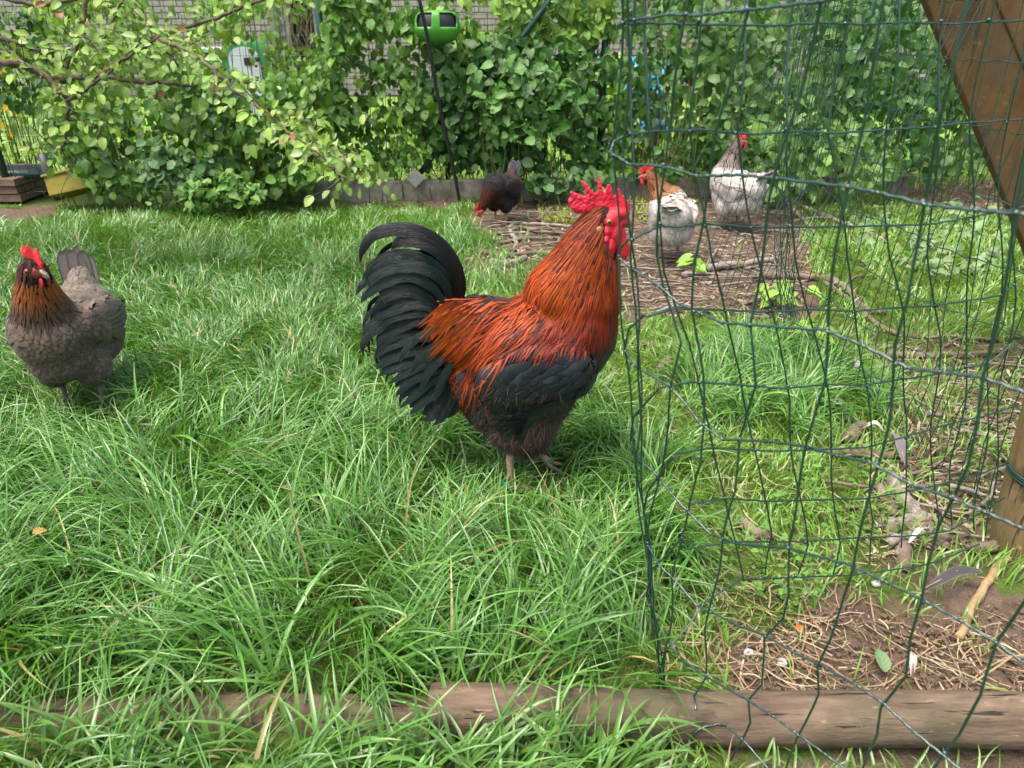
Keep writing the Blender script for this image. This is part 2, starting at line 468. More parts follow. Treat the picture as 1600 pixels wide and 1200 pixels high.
cells.sort()
for i, (_, bx, bz) in enumerate(cells):
    jy = random.uniform(-.005, .004)
    if i < 300:
        o = link('brick', bme, None, wall, False); o.location = (bx, HY + .012 + jy, bz)
    else: rest.box((bx, HY + .012 + jy, bz), (.205, .03, .062))
tag(rest.obj('brick_courses', brickm, wall, False), kind='stuff').location = (0, 0, 0)
mb = MB(); dx = aty(432, 50, HY).x; mb.tube([(dx, HY - .06, 0), (dx, HY - .06, zt - .2)], .055, 14); mb.obj('downpipe', plain('zinc', (.38, .39, .40), .5, .5, .15, 20, 0, .4), house)
mb = MB(); mb.box(((dl + dr) / 2, HY + .22, 1.0), (dr - dl - .02, .05, 1.99)); mb.obj('doorway_shade', plain('doorway_shade_black', (.012, .010, .009), .7), house, False)  # near-black panel stands in for the shade inside the open doorway
mb = MB()
for i in range(26):
    x0 = random.uniform(dl, dr); pts = [(x0 + math.sin(k * 1.3 + i) * .05 + k * random.uniform(-.01, .01), HY - .05 + random.uniform(-.03, .03), 1.5 - k * .16) for k in range(random.randint(4, 9))]
    mb.tube(pts, .006, 4)
dv = empty('dead_creeper', ((dl + dr) / 2, HY - .05, .1), 'dry brown creeper stems dangling over the dark doorway of the house', 'dead creeper')
mb.obj('stem', plain('dry_stem', (.17, .12, .075), .8), dv)

# ---- arched white garden cabinet with green surround, behind the fence
GYC = 8.6
c0 = aty(392, 160, GYC)
cab = empty('garden_cabinet', (c0.x, GYC, 0), 'white cabinet with arched green surround standing beyond the fence at left', 'garden cabinet')
gpl = plain('green_plastic', (.03, .17, .05), .45, .5, .12, 30, .05); wpl = plain('white_plastic', (.40, .43, .47), .55, .4, .15, 20, .05); blk = plain('black_plastic', (.012, .012, .014), .5)
k = GYC * CA + .4
def arch(hw, zt_, rise, n=14): return [(-hw, 0)] + [(-hw * math.cos(math.pi * i / n), zt_ + rise * math.sin(math.pi * i / n)) for i in range(n + 1)] + [(hw, 0)]
def prism(outl, cx, y0, y1, mb):
    n = len(outl); V = [(cx + a, y0, z) for a, z in outl] + [(cx + a, y1, z) for a, z in outl]
    return mb.add(V, [tuple(range(n)), tuple(range(2 * n - 1, n - 1, -1))] + [(i, (i + 1) % n + 0, (i + 1) % n + n, i + n) if 0 else (i + n, (i + 1) % n + n, (i + 1) % n, i) for i in range(n)])
zsh = aty(392, 92, GYC).z
prism(arch(.215, zsh, .17), c0.x, GYC, GYC + .35, MB()).obj('surround', gpl, cab, False)
prism(arch(.165, zsh, .12), c0.x, GYC - .02, GYC + .01, MB()).obj('white_panel', wpl, cab, False)
lp = aty(388, 96, GYC); MB().box((lp.x, GYC - .028, lp.z), (.07, .012, .075)).obj('letter_slot', blk, cab, False)
lp = aty(403, 92, GYC); mb = MB(); mb.tube([(lp.x, GYC - .02, lp.z), (lp.x, GYC - .035, lp.z)], .026, 14); mb.obj('lock', blk, cab)
gb = aty(348, 120, 8.9); bi = empty('garden_bin', (gb.x, 8.9, 0), 'green plastic bin partly hidden left of the white cabinet', 'bin')
mb = MB(); mb.add([(gb.x - .17, 8.75, 0), (gb.x + .17, 8.75, 0), (gb.x + .17, 9.1, 0), (gb.x - .17, 9.1, 0), (gb.x - .21, 8.7, .62), (gb.x + .21, 8.7, .62), (gb.x + .21, 9.15, .62), (gb.x - .21, 9.15, .62)], [(3, 2, 1, 0), (4, 5, 6, 7), (0, 1, 5, 4), (1, 2, 6, 5), (2, 3, 7, 6), (3, 0, 4, 7)]); mb.obj('body', gpl, bi, False, .02)
MB().box((gb.x, 8.92, .655), (.46, .5, .05)).obj('lid', wpl, bi, False, .015)

# ---- blue tarpaulin behind the vines
tm = plain('blue_sheet', (.05, .42, .75), .4, .5, .25, 5, .2)
for i, (pa, pb, yy_, lab) in enumerate([((668, 150), (800, 245), 5.6, 'bright blue plastic sheet seen through vine gaps below the green feeder'), ((925, 95), (1040, 215), 5.5, 'bright blue plastic sheet glimpsed through leaves right of the fence post')]):
    a, b_ = aty(*pa, yy_), aty(*pb, yy_); n = 16; V = []; F = []
    for j in range(n + 1):
        for l in range(n + 1):
            V.append((a.x + (b_.x - a.x) * j / n, yy_ + .06 * math.sin(j * 1.1 + l * .4) + .03 * math.sin(l * 1.7), a.z + (max(b_.z, .02) - a.z) * l / n + .03 * math.sin(j * .9) * (1 - l / n)))
    F = [(j * (n + 1) + l, (j + 1) * (n + 1) + l, (j + 1) * (n + 1) + l + 1, j * (n + 1) + l + 1) for j in range(n) for l in range(n)]
    o = MB().add(V, F).obj('plastic_sheet', tm); s = o.modifiers.new('s', 'SOLIDIFY'); s.thickness = .003
    tag(o, lab, 'tarpaulin')

# ---- logs at the front
logm = wood_mat('log_wood', (.070, .047, .031), (.20, .143, .094), (3, 15, 15), (.07, .07, .035), .8, 4, 1.0)
def log(name, p0, p1, r0, r1, label, n=48, sides=36):
    p0, p1 = Vector(p0), Vector(p1); d = (p1 - p0); ax = d.normalized(); up = Vector((0, 0, 1)); w = ax.cross(up).normalized(); up = w.cross(ax)
    V = []; F = []
    for i in range(n + 1):
        t = i / n; c = p0 + d * t + up * .003 * math.sin(t * 9 + 1) + w * .003 * math.sin(t * 7); rr = r0 + (r1 - r0) * t
        if i in (0, n): rr *= .95
        for k in range(sides):
            a = 2 * math.pi * k / sides
            r_ = rr * (1 + .02 * math.sin(3 * a + 2 * t) + .012 * math.sin(7 * a + 5 * t) + .012 * (random.random() - .5))
            V.append(c + (up * math.cos(a) + w * math.sin(a)) * r_)
    for i in range(n):
        for k in range(sides): k2 = (k + 1) % sides; F.append((i * sides + k, (i + 1) * sides + k, (i + 1) * sides + k2, i * sides + k2))
    F += [tuple(range(sides)), tuple(n * sides + k for k in range(sides - 1, -1, -1))]
    o = MB().add([v_ - p0 for v_ in V], F).obj(name, logm); o.location = p0
    return tag(o, label, 'log', 'round timber edging along the front')
log('timber_log', (-.115, .733, .030), (.95, .705, .031), .0365, .0375, 'brown weathered round log lying along the front right under the loose netting')
log('timber_log', (-1.3, .76, -.034), (-.10, .742, -.001), .034, .036, 'rough split log at front left, mostly buried under long grass')

# ---- wooden post at the right
postm = wood_mat('post_wood', (.15, .10, .045), (.27, .19, .085), (12, 12, 1.1), (.11, .12, .035), .8, 5, .7)
pb = ground(1603, 862); pr = .058
post = empty('fence_post', (pb.x, pb.y, 0), 'round brown wooden post at the right edge with green wire wound round it', 'post')
V = []; F = []; n, sd_ = 24, 28; ptop = Vector((pb.x - .045, pb.y + .01, .62))
for i in range(n + 1):
    c = Vector((pb.x, pb.y, -.05)).lerp(ptop, i / n)
    for k_ in range(sd_):
        a = 2 * math.pi * k_ / sd_; r_ = pr * (1 + .03 * math.sin(3 * a + 1) + .015 * math.sin(8 * a) + .01 * (random.random() - .5)); V.append(c + Vector((math.cos(a), math.sin(a), 0)) * r_)
for i in range(n):
    for k_ in range(sd_): k2 = (k_ + 1) % sd_; F.append((i * sd_ + k_, i * sd_ + k2, (i + 1) * sd_ + k2, (i + 1) * sd_ + k_))
F.append(tuple(n * sd_ + k_ for k_ in range(sd_)))
MB().add(V, F).obj('shaft', postm, post)
for z in (.125, .137, .146):
    c = Vector((pb.x, pb.y, 0)).lerp(ptop, (z + .05) / .67)
    MB().tube([c + Vector((math.cos(a) * (pr + .004), math.sin(a) * (pr + .004), .006 * math.sin(a * 1.0 + z * 90))) for a in np.linspace(0, 2 * math.pi, 30)], .0017, 6).obj('wire_wrap', dkgreen, post)

# ---- slanting timber boards at the upper right
plank = wood_mat('plank_wood', (.080, .043, .014), (.165, .092, .030), (2, 2, .7), (.06, .05, .035), .7, 7, .5)
ramp = empty('chicken_coop', (1.6, 2.1, 0), 'slanting orange brown timber boards of a coop at the upper right corner', 'coop')
def board(pa, pb_, width, Y0, thick, m_):
    a, b_ = aty(*pa, Y0), aty(*pb_, Y0); d = (b_ - a); a = a - d * .35; b_ = b_ + d * .9; L = (b_ - a).length; ax = (b_ - a).normalized(); w = Vector((ax.z, 0, -ax.x)); w = w if w.x > 0 else -w
    V = []
    for yy_ in (0, thick):
        for (p, s) in ((a, 0), (b_, 0), (b_, width), (a, width)): V.append(p + w * s + Vector((0, yy_, 0)))
    return MB().add(V, [(0, 1, 2, 3), (7, 6, 5, 4), (0, 4, 5, 1), (1, 5, 6, 2), (2, 6, 7, 3), (3, 7, 4, 0)]).obj('board', m_, ramp, False, .004)
board((1446, 0), (1606, 395), .150, 1.92, .03, plank)
board((1556, 0), (1660, 250), .16, 1.915, .03, plank)
board((1672, 0), (1776, 250), .16, 1.925, .03, plank)
board((1518, 0), (1640, 300), .10, 1.96, .05, wood_mat('dark_plank', (.02, .014, .008), (.04, .028, .018), (2, 2, 1)))
for p in ():
    c = aty(*p, 1.915); mb = MB(); mb.tube([c, c + Vector((0, -.008, 0))], .006, 10); mb.obj('screw', plain('steel', (.3, .3, .3), .4, .5, .1, 30, 0, .8), ramp)

# ---- green feeder on a stem, and the leaning rod in front of it
FYY = 4.12; fc = aty(683, 42, FYY); s = (FYY * CA + (CAMH - fc.z) * SA) / FPX; FR = 35.5 * s
feeder = empty('bird_feeder', (fc.x, FYY, 0), 'bright green domed plastic feeder with two dark openings in front of the vines', 'feeder')
prof = [(66, .20), (64.5, .45), (62, .68), (57, .86), (51, .96), (46, 1.0), (42, 1.0), (37, .985), (31, .96), (25.5, .90), (22, .78), (20, .55), (19, .25), (18.8, .0)]
N = 96; V = []; F = []
for (yy_, r_) in prof:
    z = fc.z - (yy_ - 42) * s * 1.02
    for k_ in range(N): a = 2 * math.pi * k_ / N; V.append((fc.x + FR * r_ * math.cos(a), FYY + FR * .62 * r_ * math.sin(a), z))
for i in range(len(prof) - 1):
    for k_ in range(N):
        a = (math.degrees(2 * math.pi * (k_ + .5) / N)) % 360
        hole = i in (7, 8, 9) or (i == 6)
        lo = {6: 6, 7: 4, 8: 4, 9: 9}.get(i, 0)
        if hole and (200 + lo < a < 262 - lo * .4 or 278 + lo * .4 < a < 340 - lo): continue
        k2 = (k_ + 1) % N; F.append((i * N + k_, i * N + k2, (i + 1) * N + k2, (i + 1) * N + k_))
feedm = plain('feeder_green', (.055, .26, .022), .45, .45, .15, 25, .08, dirt=(.05, .12, .03), dscale=12)
o = MB().add(V, F).obj('shell', feedm, feeder); so = o.modifiers.new('s', 'SOLIDIFY'); so.thickness = .006; so.offset = -1
mb = MB()
for i, (yy_, r_) in enumerate(((55, .80), (42, .9), (26, .80), (22, .6))):
    mb.v += [(fc.x + FR * r_ * math.cos(2 * math.pi * k_ / 40), FYY + FR * .60 * r_ * math.sin(2 * math.pi * k_ / 40), fc.z - (yy_ - 42) * s) for k_ in range(40)]
mb.f = [(i * 40 + k_, i * 40 + (k_ + 1) % 40, (i + 1) * 40 + (k_ + 1) % 40, (i + 1) * 40 + k_) for i in range(3) for k_ in range(40)] + [tuple(range(40))]; mb.n = len(mb.v)
mb.obj('opening_shade_shell', blk, feeder)  # added black shell that paints the shade inside the feeder openings
mb = MB(); mb.tube([(fc.x, FYY, fc.z - 27 * s), (fc.x, FYY, fc.z - 22 * s)], [.03, .035], 16); mb.obj('collar', dkgreen, feeder)
mb = MB(); mb.tube([(fc.x, FYY, fc.z - 26 * s), (fc.x, FYY + .03, fc.z - 30 * s), (fc.x, FYY + .3, fc.z - 34 * s)], .012, 10); mb.obj('bracket', dkgreen, feeder)
mb = MB(); mb.tube([(fc.x, FYY + .3, -.02), (fc.x, FYY + .3, fc.z - 20 * s)], .014, 10); mb.obj('stem', dkgreen, feeder)
a, b_ = ground(718, 316), aty(649, -30, 3.92)
mb = MB(); mb.tube([(a.x, a.y, -.03)] + [a.lerp(b_, i / 10) + Vector((.004 * math.sin(i), 0, 0)) for i in range(11)], [.010] * 6 + [.009] * 6, 8)
tag(mb.obj('metal_rod', plain('rod', (.025, .024, .022), .55, .4, .4, 40, .2)), 'thin dark rod leaning to the left in front of the green feeder', 'rod')

# ---- back left corner: slabs, pipe, stub, yellow crate, rail
slabm = plain('brown_slab', (.20, .135, .10), .85, .2, .3, 40, .5, dirt=(.10, .075, .055))
st = [((-60, 295), 'top'), ((-60, 305), 'middle'), ((-60, 315), 'lowest')]
for i, w in enumerate(('lowest', 'middle', 'top')):
    o = MB().box((0, 0, 0), (.62, .36, .042)).obj('paving_slab', slabm, None, False, .005)
    g0 = ground(-45, 318); o.location = (g0.x - .02 + random.uniform(-.012, .012), g0.y + .17, .028 + i * .045); o.rotation_euler = (0, 0, R(random.uniform(-3, 3)))
    tag(o, '%s brown slab of the low stack in the back left corner' % w, 'slab', 'stacked brown slabs')
a, b_ = aty(-60, 276, 4.25), aty(78, 271, 4.25)
mb = MB(); mb.tube([a, b_], .026, 14); tag(mb.obj('drain_pipe', dkgreen), 'dark green pipe lying behind the slab stack at the left edge', 'pipe')
a, b_ = aty(-60, 264, 4.32), aty(80, 258, 4.32); mb = MB(); mb.box((a + b_) / 2, ((b_ - a).length, .03, .035)); tag(mb.obj('wooden_rail', plain('grey_rail', (.10, .10, .085), .8), None, False, .004), 'grey rail just above the green pipe at the left edge', 'rail')
a, b_ = aty(92, 312, 4.1), aty(66, 240, 4.1); mb = MB(); mb.tube([a, a.lerp(b_, .5), b_], [.03, .029, .029], 14); tag(mb.obj('pipe_stub', plain('dark_pipe', (.018, .03, .028), .45, .5, .3, 25, .1, dirt=(.12, .12, .10))), 'short dark pipe stub leaning left beside the yellow crate', 'pipe stub')
a = aty(116, 285, 4.02); ym = plain('yellow_plastic', (.27, .22, .03), .6, .3, .35, 18, .1, dirt=(.09, .085, .03), dscale=18)
cr = empty('yellow_crate', (a.x, 4.0, 0), 'faded yellow plastic crate tipped under the bush beside the slab stack', 'crate')
rot = Matrix.Rotation(R(-12), 3, 'Y') @ Matrix.Rotation(R(-15), 3, 'X')
def lb(c, sz, nm):
    mb = MB(); mb.box(Vector((a.x, 4.02, a.z)) + rot @ Vector(c), sz, rot); mb.obj(nm, ym, cr, False, .004)
lb((0, -.06, 0), (.235, .008, .105), 'front_panel'); lb((0, .10, 0), (.235, .008, .105), 'back_panel'); lb((-.115, .02, 0), (.008, .15, .104), 'side_panel'); lb((.115, .02, 0), (.008, .15, .104), 'side_panel'); lb((0, .02, -.05), (.22, .15, .008), 'base'); lb((0, -.067, .052), (.25, .016, .014), 'rim')
# ================================================================== NETTING at the right (loose roll of green wire mesh)
F0, F1 = ground(1034, 1093), None
F1 = aty(966, 30, F0.y + .02)
Aend = onplane(1600, 333, Vector((0, 0, .79)), Vector((0, 0, 1)))
NA = (F1 - F0).cross(Aend - F0).normalized()
Pend = ground(1582, 862)
NB = (F1 - F0).cross(Pend - F0).normalized()
netm, nt, b = newmat('netting_coating', .24, 1.0); q = NT(nt)
q.put(b.inputs['Base Color'], q.mix(q.rng(q.noise(18, q.obj(), 5), .35, .7), (.005, .029, .021), (.011, .051, .038)))
WIRES = {}
net = empty('wire_netting', (F0.x, F0.y, 0), 'loose green coated wire netting folded into a corner across the right foreground', 'netting')
def wire(name, pxs, n, rad, amp=.006, fr=8., ph=0.0, ext=None):
    P = [onplane(x, y, F0, n) for x, y in pxs]
    if ext: P = [P[0] + (P[0] - P[1]).normalized() * ext] + P if ext > 0 else P + [P[-1] + (P[-1] - P[-2]).normalized() * -ext]
    Q = [P[0]]
    for a_, b_ in zip(P[:-1], P[1:]): Q += [a_.lerp(b_, .13), a_.lerp(b_, .5), a_.lerp(b_, .87), b_]
    P = catmull(Q, 3)
    nn = Vector(n)
    P = [p + nn * amp * math.sin(fr * (p.x * 3 + p.z * 5) + ph) + Vector((0, 0, .0005 * math.sin(k * 1.9 + ph))) for k, p in enumerate(P)]
    la, lb_ = Vector((-.115, .733, .030)), Vector((.95, .705, .031)); lx = (lb_ - la).normalized()
    for k, p in enumerate(P):                     # lie on the log instead of running through it
        v_ = p - la; v_ = v_ - lx * v_.dot(lx)
        if v_.length < .041 and p.x > -.1: P[k] = p - v_ + (v_ + Vector((0, -.035, .03))).normalized() * .041
    WIRES.setdefault((round(n[0], 3), name), []).append(np.array([tuple(p) for p in P]))
    MB().tube(P, rad, 7).obj(name, netm, net)
HA = [[(962, 42), (972, 34), (1050, 22), (1090, 24), (1150, 17), (1200, 12), (1290, 1), (1380, -18)],
      [(962, 212), (954, 222), (955, 236), (985, 256), (1020, 258), (1050, 263), (1090, 276), (1150, 274), (1200, 279), (1320, 292), (1370, 301), (1450, 320), (1530, 328), (1600, 333), (1720, 352)],
      [(985, 372), (968, 390), (965, 402), (985, 420), (1030, 448), (1060, 475), (1095, 490), (1130, 504), (1200, 508), (1290, 515), (1350, 540), (1420, 576), (1470, 583), (1530, 591), (1600, 616), (1720, 655)],
      [(1005, 492), (980, 515), (976, 545), (990, 570), (1045, 603), (1070, 630), (1095, 662), (1130, 687), (1200, 692), (1260, 699), (1310, 712), (1360, 720), (1430, 756), (1490, 775), (1540, 797), (1600, 824), (1720, 880)],
      [(1030, 605), (993, 650), (985, 690), (1000, 722), (1025, 742), (1050, 775), (1075, 802), (1110, 836), (1150, 848), (1230, 855), (1280, 870), (1330, 886), (1380, 911), (1440, 940), (1500, 972), (1555, 1005), (1600, 1037), (1700, 1100)],
      [(1055, 712), (1010, 770), (1003, 800), (1012, 850), (1032, 882), (1060, 910), (1090, 945), (1155, 980), (1195, 996), (1240, 1022), (1290, 1043), (1340, 1068), (1385, 1098), (1430, 1140), (1480, 1180), (1540, 1230)],
      [(1070, 835), (1020, 890), (1012, 930), (1030, 985), (1060, 1030), (1100, 1055), (1170, 1091), (1210, 1118), (1245, 1145), (1290, 1180), (1340, 1220)],
      [(1040, 1010), (1025, 1060), (1034, 1093), (1060, 1118), (1105, 1133), (1135, 1136), (1165, 1160), (1200, 1200), (1230, 1240)]]
for i, h in enumerate(HA): wire('line_wire', h, NA, .0014, .003, 7, i)
SAV = [[(974, -30), (968, 100), (962, 230), (966, 400), (975, 520), (985, 640), (1000, 760), (1015, 900), (1034, 1093)],
       [(985, -30), (980, 120), (975, 230), (985, 380), (1000, 500), (998, 640), (1006, 780), (1018, 900), (1040, 1095)],
       [(1082, -30), (1060, 103), (1039, 231), (1031, 330), (1029, 400), (1036, 450), (1061, 537), (1050, 600), (1047, 660), (1030, 740), (1012, 840), (1013, 900), (1034, 1085)],
       [(1175, -30), (1142, 136), (1121, 206), (1105, 280), (1093, 371), (1087, 410), (1084, 483), (1096, 587), (1100, 667), (1098, 720), (1075, 787), (1063, 858), (1051, 903), (1047, 977), (1043, 1010), (1033, 1089)],
       [(1290, -30), (1270, 54), (1245, 157), (1220, 247), (1204, 313), (1188, 410), (1173, 504), (1180, 554), (1184, 600), (1152, 687), (1150, 767), (1130, 837), (1121, 895), (1103, 986), (1101, 1060), (1084, 1090)],
       [(1390, -30), (1365, 103), (1346, 194), (1324, 289), (1305, 415), (1294, 487), (1286, 600), (1263, 692), (1246, 767), (1232, 852), (1235, 928), (1225, 965), (1192, 998), (1192, 1068), (1171, 1093), (1171, 1130), (1157, 1159), (1134, 1205)],
       [(1518, -30), (1489, 124), (1468, 198), (1443, 309), (1427, 405), (1419, 471), (1402, 537), (1396, 600), (1388, 658), (1369, 733), (1350, 815), (1332, 888), (1315, 936), (1299, 998), (1280, 1039), (1278, 1085), (1247, 1151), (1229, 1200)],
       [(1660, -30), (1640, 100), (1612, 220), (1588, 340), (1569, 442), (1552, 521), (1536, 588), (1530, 662), (1515, 725), (1490, 775), (1463, 825), (1450, 880), (1443, 936), (1423, 998), (1412, 1060), (1377, 1105), (1373, 1146), (1345, 1205)],
       [(1690, 700), (1640, 860), (1600, 940), (1555, 1006), (1534, 1085), (1497, 1150), (1472, 1180), (1450, 1215)]]
for i, h in enumerate(SAV): wire('stay_wire', h, NA, .0013, .003, 7, i)
HB = [[(968, 38), (1000, 35), (1080, 38), (1200, 41), (1280, 36), (1350, 38), (1430, 34), (1490, 37), (1550, 34), (1640, 31)],
      [(955, 235), (960, 222), (975, 214), (1020, 206), (1100, 203), (1180, 210), (1240, 205), (1300, 208), (1400, 201), (1460, 199), (1500, 193), (1600, 187)],
      [(985, 372), (1030, 353), (1060, 355), (1100, 350), (1200, 357), (1300, 355), (1380, 352), (1450, 349), (1540, 335), (1620, 322)],
      [(1005, 493), (1050, 480), (1120, 483), (1200, 488), (1270, 485), (1340, 488), (1400, 482), (1450, 478), (1560, 460), (1592, 436)],
      [(1030, 605), (1075, 595), (1140, 598), (1220, 605), (1290, 600), (1350, 603), (1450, 590), (1540, 568), (1582, 530)],
      [(1055, 712), (1110, 700), (1200, 703), (1270, 700), (1350, 697), (1450, 675), (1540, 652), (1588, 632)],
      [(1085, 790), (1140, 781), (1200, 784), (1270, 780), (1350, 776), (1450, 760), (1540, 742), (1580, 725)],
      [(1070, 862), (1150, 850), (1250, 848), (1350, 838), (1430, 834), (1480, 827), (1540, 800), (1575, 780)],
      [(1040, 1010), (1100, 943), (1160, 910), (1230, 906), (1330, 900), (1440, 880), (1530, 850)]]
for i, h in enumerate(HB): wire('line_wire', h, NB, .00135, .006, 5, i + 3)
SB = [[(1014, -30), (1010, 200), (1042, 425), (1078, 537), (1094, 629), (1115, 708), (1136, 775), (1148, 837), (1158, 905)],
      [(996, -30), (986, 200), (986, 400), (998, 483), (1000, 600), (994, 708), (1002, 800), (1018, 930)],
      [(1093, -30), (1083, 200), (1107, 400), (1132, 492), (1161, 587), (1173, 671), (1186, 754), (1207, 837), (1200, 900)],
      [(1168, -30), (1150, 200), (1194, 442), (1215, 546), (1236, 629), (1242, 733), (1259, 850), (1250, 900)],
      [(1248, -30), (1229, 145), (1222, 250), (1248, 408), (1273, 517), (1290, 617), (1302, 712), (1309, 846), (1298, 895)],
      [(1328, -30), (1313, 100), (1299, 206), (1319, 400), (1340, 496), (1357, 608), (1357, 712), (1361, 775), (1369, 817), (1357, 880)],
      [(1410, -30), (1385, 190), (1388, 400), (1407, 492), (1413, 567), (1421, 658), (1411, 733), (1413, 858)],
      [(1485, -30), (1460, 200), (1455, 400), (1465, 525), (1459, 658), (1459, 775), (1463, 830)],
      [(1552, -30), (1520, 200), (1513, 420), (1517, 504), (1502, 633), (1490, 720), (1484, 820)],
      [(1612, -30), (1580, 150), (1562, 330), (1560, 460), (1548, 580), (1536, 700), (1524, 830)],
      [(1640, -30), (1606, 150), (1588, 330), (1582, 460), (1570, 580), (1556, 700), (1545, 840)]]
for i, h in enumerate(SB): wire('stay_wire', h, NB, .00125, .006, 5, i + 2)
# twisted joints where the wires cross
V0, F0_ = ico(); jme = np_mesh('joint', V0 * np.array((.0027, .0024, .0026)), F0_); jme.materials.append(netm)
for nn_ in {k_[0] for k_ in WIRES}:
    for A_ in WIRES.get((nn_, 'line_wire'), ()):
        for B_ in WIRES.get((nn_, 'stay_wire'), ()):
            D_ = np.linalg.norm(A_[:, None] - B_[None], axis=2); i_, j_ = np.unravel_index(D_.argmin(), D_.shape)
            if D_[i_, j_] < .009:
                o = bpy.data.objects.new('joint', jme); COL.objects.link(o); o.parent = net; o.location = Vector((A_[i_] + B_[j_]) / 2) - net.location; o.rotation_euler = (random.random(), random.random(), random.random())
# third run, straight back from the post
n, zs = 40, [.02, .13, .24, .36, .48, .60, .72, .84, .95, 1.06, 1.17]
def cpt(u, z):
    far = u * 1.75
    x = Pend.x + .03 - .10 * u * (1 - z) - (.18 * u) * (1 - min(z, 1)) + .02 * math.sin(u * 9 + z * 3)
    return Vector((x + .012 * math.sin(u * 25 + z * 11), Pend.y + far, z))
for j, z in enumerate(zs):
    P = []
    for i in range(90):
        u = i / 89; p = cpt(u, z); P.append(p + Vector((.002 * math.sin(i * 2.1), 0, .0025 * math.sin(i * 1.7 + j) - .03 * math.sin(u * math.pi) * (1 - z))))
    MB().tube(P, .0013, 5).obj('line_wire', netm, net)
for i in range(n):
    u = (i + .5 * random.random()) / n; u = u ** 1.1
    MB().tube([cpt(u, z) + Vector((random.uniform(-.006, .006), random.uniform(-.01, .01), 0)) for z in [0.0] + zs + [1.22]], .0011, 5).obj('stay_wire', netm, net)
# far end: a slack bundle folded back on itself
c = ground(1238, 512)
for i in range(14):
    a = i * .7; top = aty(1212 + i * 6, 215, c.y + .1); P = [c + Vector((.03 * math.sin(a * 2.1) , .03 * math.cos(a), 0)), aty(1228 + random.uniform(-22, 26), 430 + 10 * math.sin(a), c.y + random.uniform(0, .12)), aty(1222 + random.uniform(-18, 34), 340, c.y + .08), top, top + Vector((.01, .03, 1.0))]
    MB().tube(catmull(P, 6), .0012, 5).obj('stay_wire', netm, net)

# ================================================================== BIRDS
class Body:
    def __init__(s, name, me, mat_, root):
        s.o = link(name, me, mat_, root, False); s.root = root
        n = len(me.vertices); co = np.empty(n * 3); me.vertices.foreach_get('co', co); s.co = co.reshape(-1, 3)
        me.calc_loop_triangles(); t = np.empty(len(me.loop_triangles) * 3, int); me.loop_triangles.foreach_get('vertices', t); s.tri = t.reshape(-1, 3)
        s.bvh = BVHTree.FromPolygons([tuple(v) for v in s.co], [tuple(x) for x in s.tri])
        A, B, C = (s.co[s.tri[:, i]] for i in range(3)); nr = np.cross(B - A, C - A); s.area = np.linalg.norm(nr, axis=1) / 2; s.nr = unit(nr)
    def sample(s, n, spacing=0.0):
        k = RNG.choice(len(s.tri), n, p=s.area / s.area.sum()); r1, r2 = np.sqrt(RNG.random(n)), RNG.random(n)
        A, B, C = (s.co[s.tri[k, i]] for i in range(3)); P = A * (1 - r1)[:, None] + B * (r1 * (1 - r2))[:, None] + C * (r1 * r2)[:, None]
        N = s.nr[k]
        if not spacing: return P, N
        keep = []; grid = {}
        for i, p in enumerate(P):
            c = tuple(np.floor(p / spacing).astype(int)); ok = True
            for dx in (-1, 0, 1):
                for dy in (-1, 0, 1):
                    for dz in (-1, 0, 1):
                        for j in grid.get((c[0] + dx, c[1] + dy, c[2] + dz), ()):
                            if ((P[j] - p) ** 2).sum() < spacing * spacing: ok = False
            if ok: grid.setdefault(c, []).append(i); keep.append(i)
        return P[keep], N[keep]
    def plumage(s, name, n, fn, mat_, spacing=0.0, K=6, hair=False, fold=.18, stuff=True):
        """fn(p, n) -> None or dict(d, L, W, col, col2, lift, shape)"""
        P0, N0 = s.sample(n, spacing); Ps, Ss, Ns, Ws, C1, C2 = [], [], [], [], [], []
        tt = np.linspace(0, 1, K)
        shapes = {'round': (np.minimum(1, .45 + tt * 2.2) * np.sqrt(np.maximum(0, 1 - np.maximum(0, (tt - .55) / .47) ** 2))),
                  'lance': np.minimum(1, .5 + tt * 2) * (1 - tt ** 2.2) + .03, 'hair': (1 - tt * .85)}
        for p, nn in zip(P0, N0):
            f = fn(p, nn)
            if f is None: continue
            p = Vector(p); nr = Vector(nn); d = Vector(f['d']); d = (d - nr * d.dot(nr))
            if d.length < 1e-4: continue
            d.normalize(); L = f['L']; lift = f['lift']; pts = []; sid = []; nrs = []; curl = f.get('curl', 0.0)
            tw = random.gauss(0, f.get('jit', .10)); d = (Matrix.Rotation(tw, 3, nr) @ d)
            for k in range(K):
                t = k / (K - 1); off = .001 + lift * (t if hair else t ** .8) - curl * t * t
                loc, nl, _, dist = s.bvh.find_nearest(p)
                if loc is not None and dist < L * .55: q_, nr = loc + nl * off, nl
                else: q_ = p
                pts.append(q_); w_ = nr.cross(d)
                sid.append(w_.normalized()); nrs.append(nr.copy())
                d = (d - nr * d.dot(nr)); d = d.normalized() if d.length > 1e-5 else w_.cross(nr)
                if 'g' in f: d = (d + Vector((0, 0, -f['g'] / K))).normalized()
                p = (loc if (loc is not None and dist < L * .55) else p) + d * (L / (K - 1))
            Ps.append(pts); Ss.append(sid); Ns.append(nrs); Ws.append(shapes[f['shape']] * f['W']); C1.append(f['col']); C2.append(f.get('col2', f['col']))
        if not Ps: return None
        A = lambda L_: np.array([[tuple(v) for v in r] for r in L_])
        me = ribbon_mesh(name, A(Ps), A(Ss), np.array(Ws), np.array(C1), None if hair else A(Ns), fold, np.array(C2))
        o = link(name, me, mat_, s.root, False)
        if stuff: o['kind'] = 'stuff'
        return o
def jitc(c, a=.25):
    k = 1 + random.uniform(-a, a); return tuple(min(1, max(0.002, x * k * (1 + random.uniform(-a, a) * .25))) for x in c)
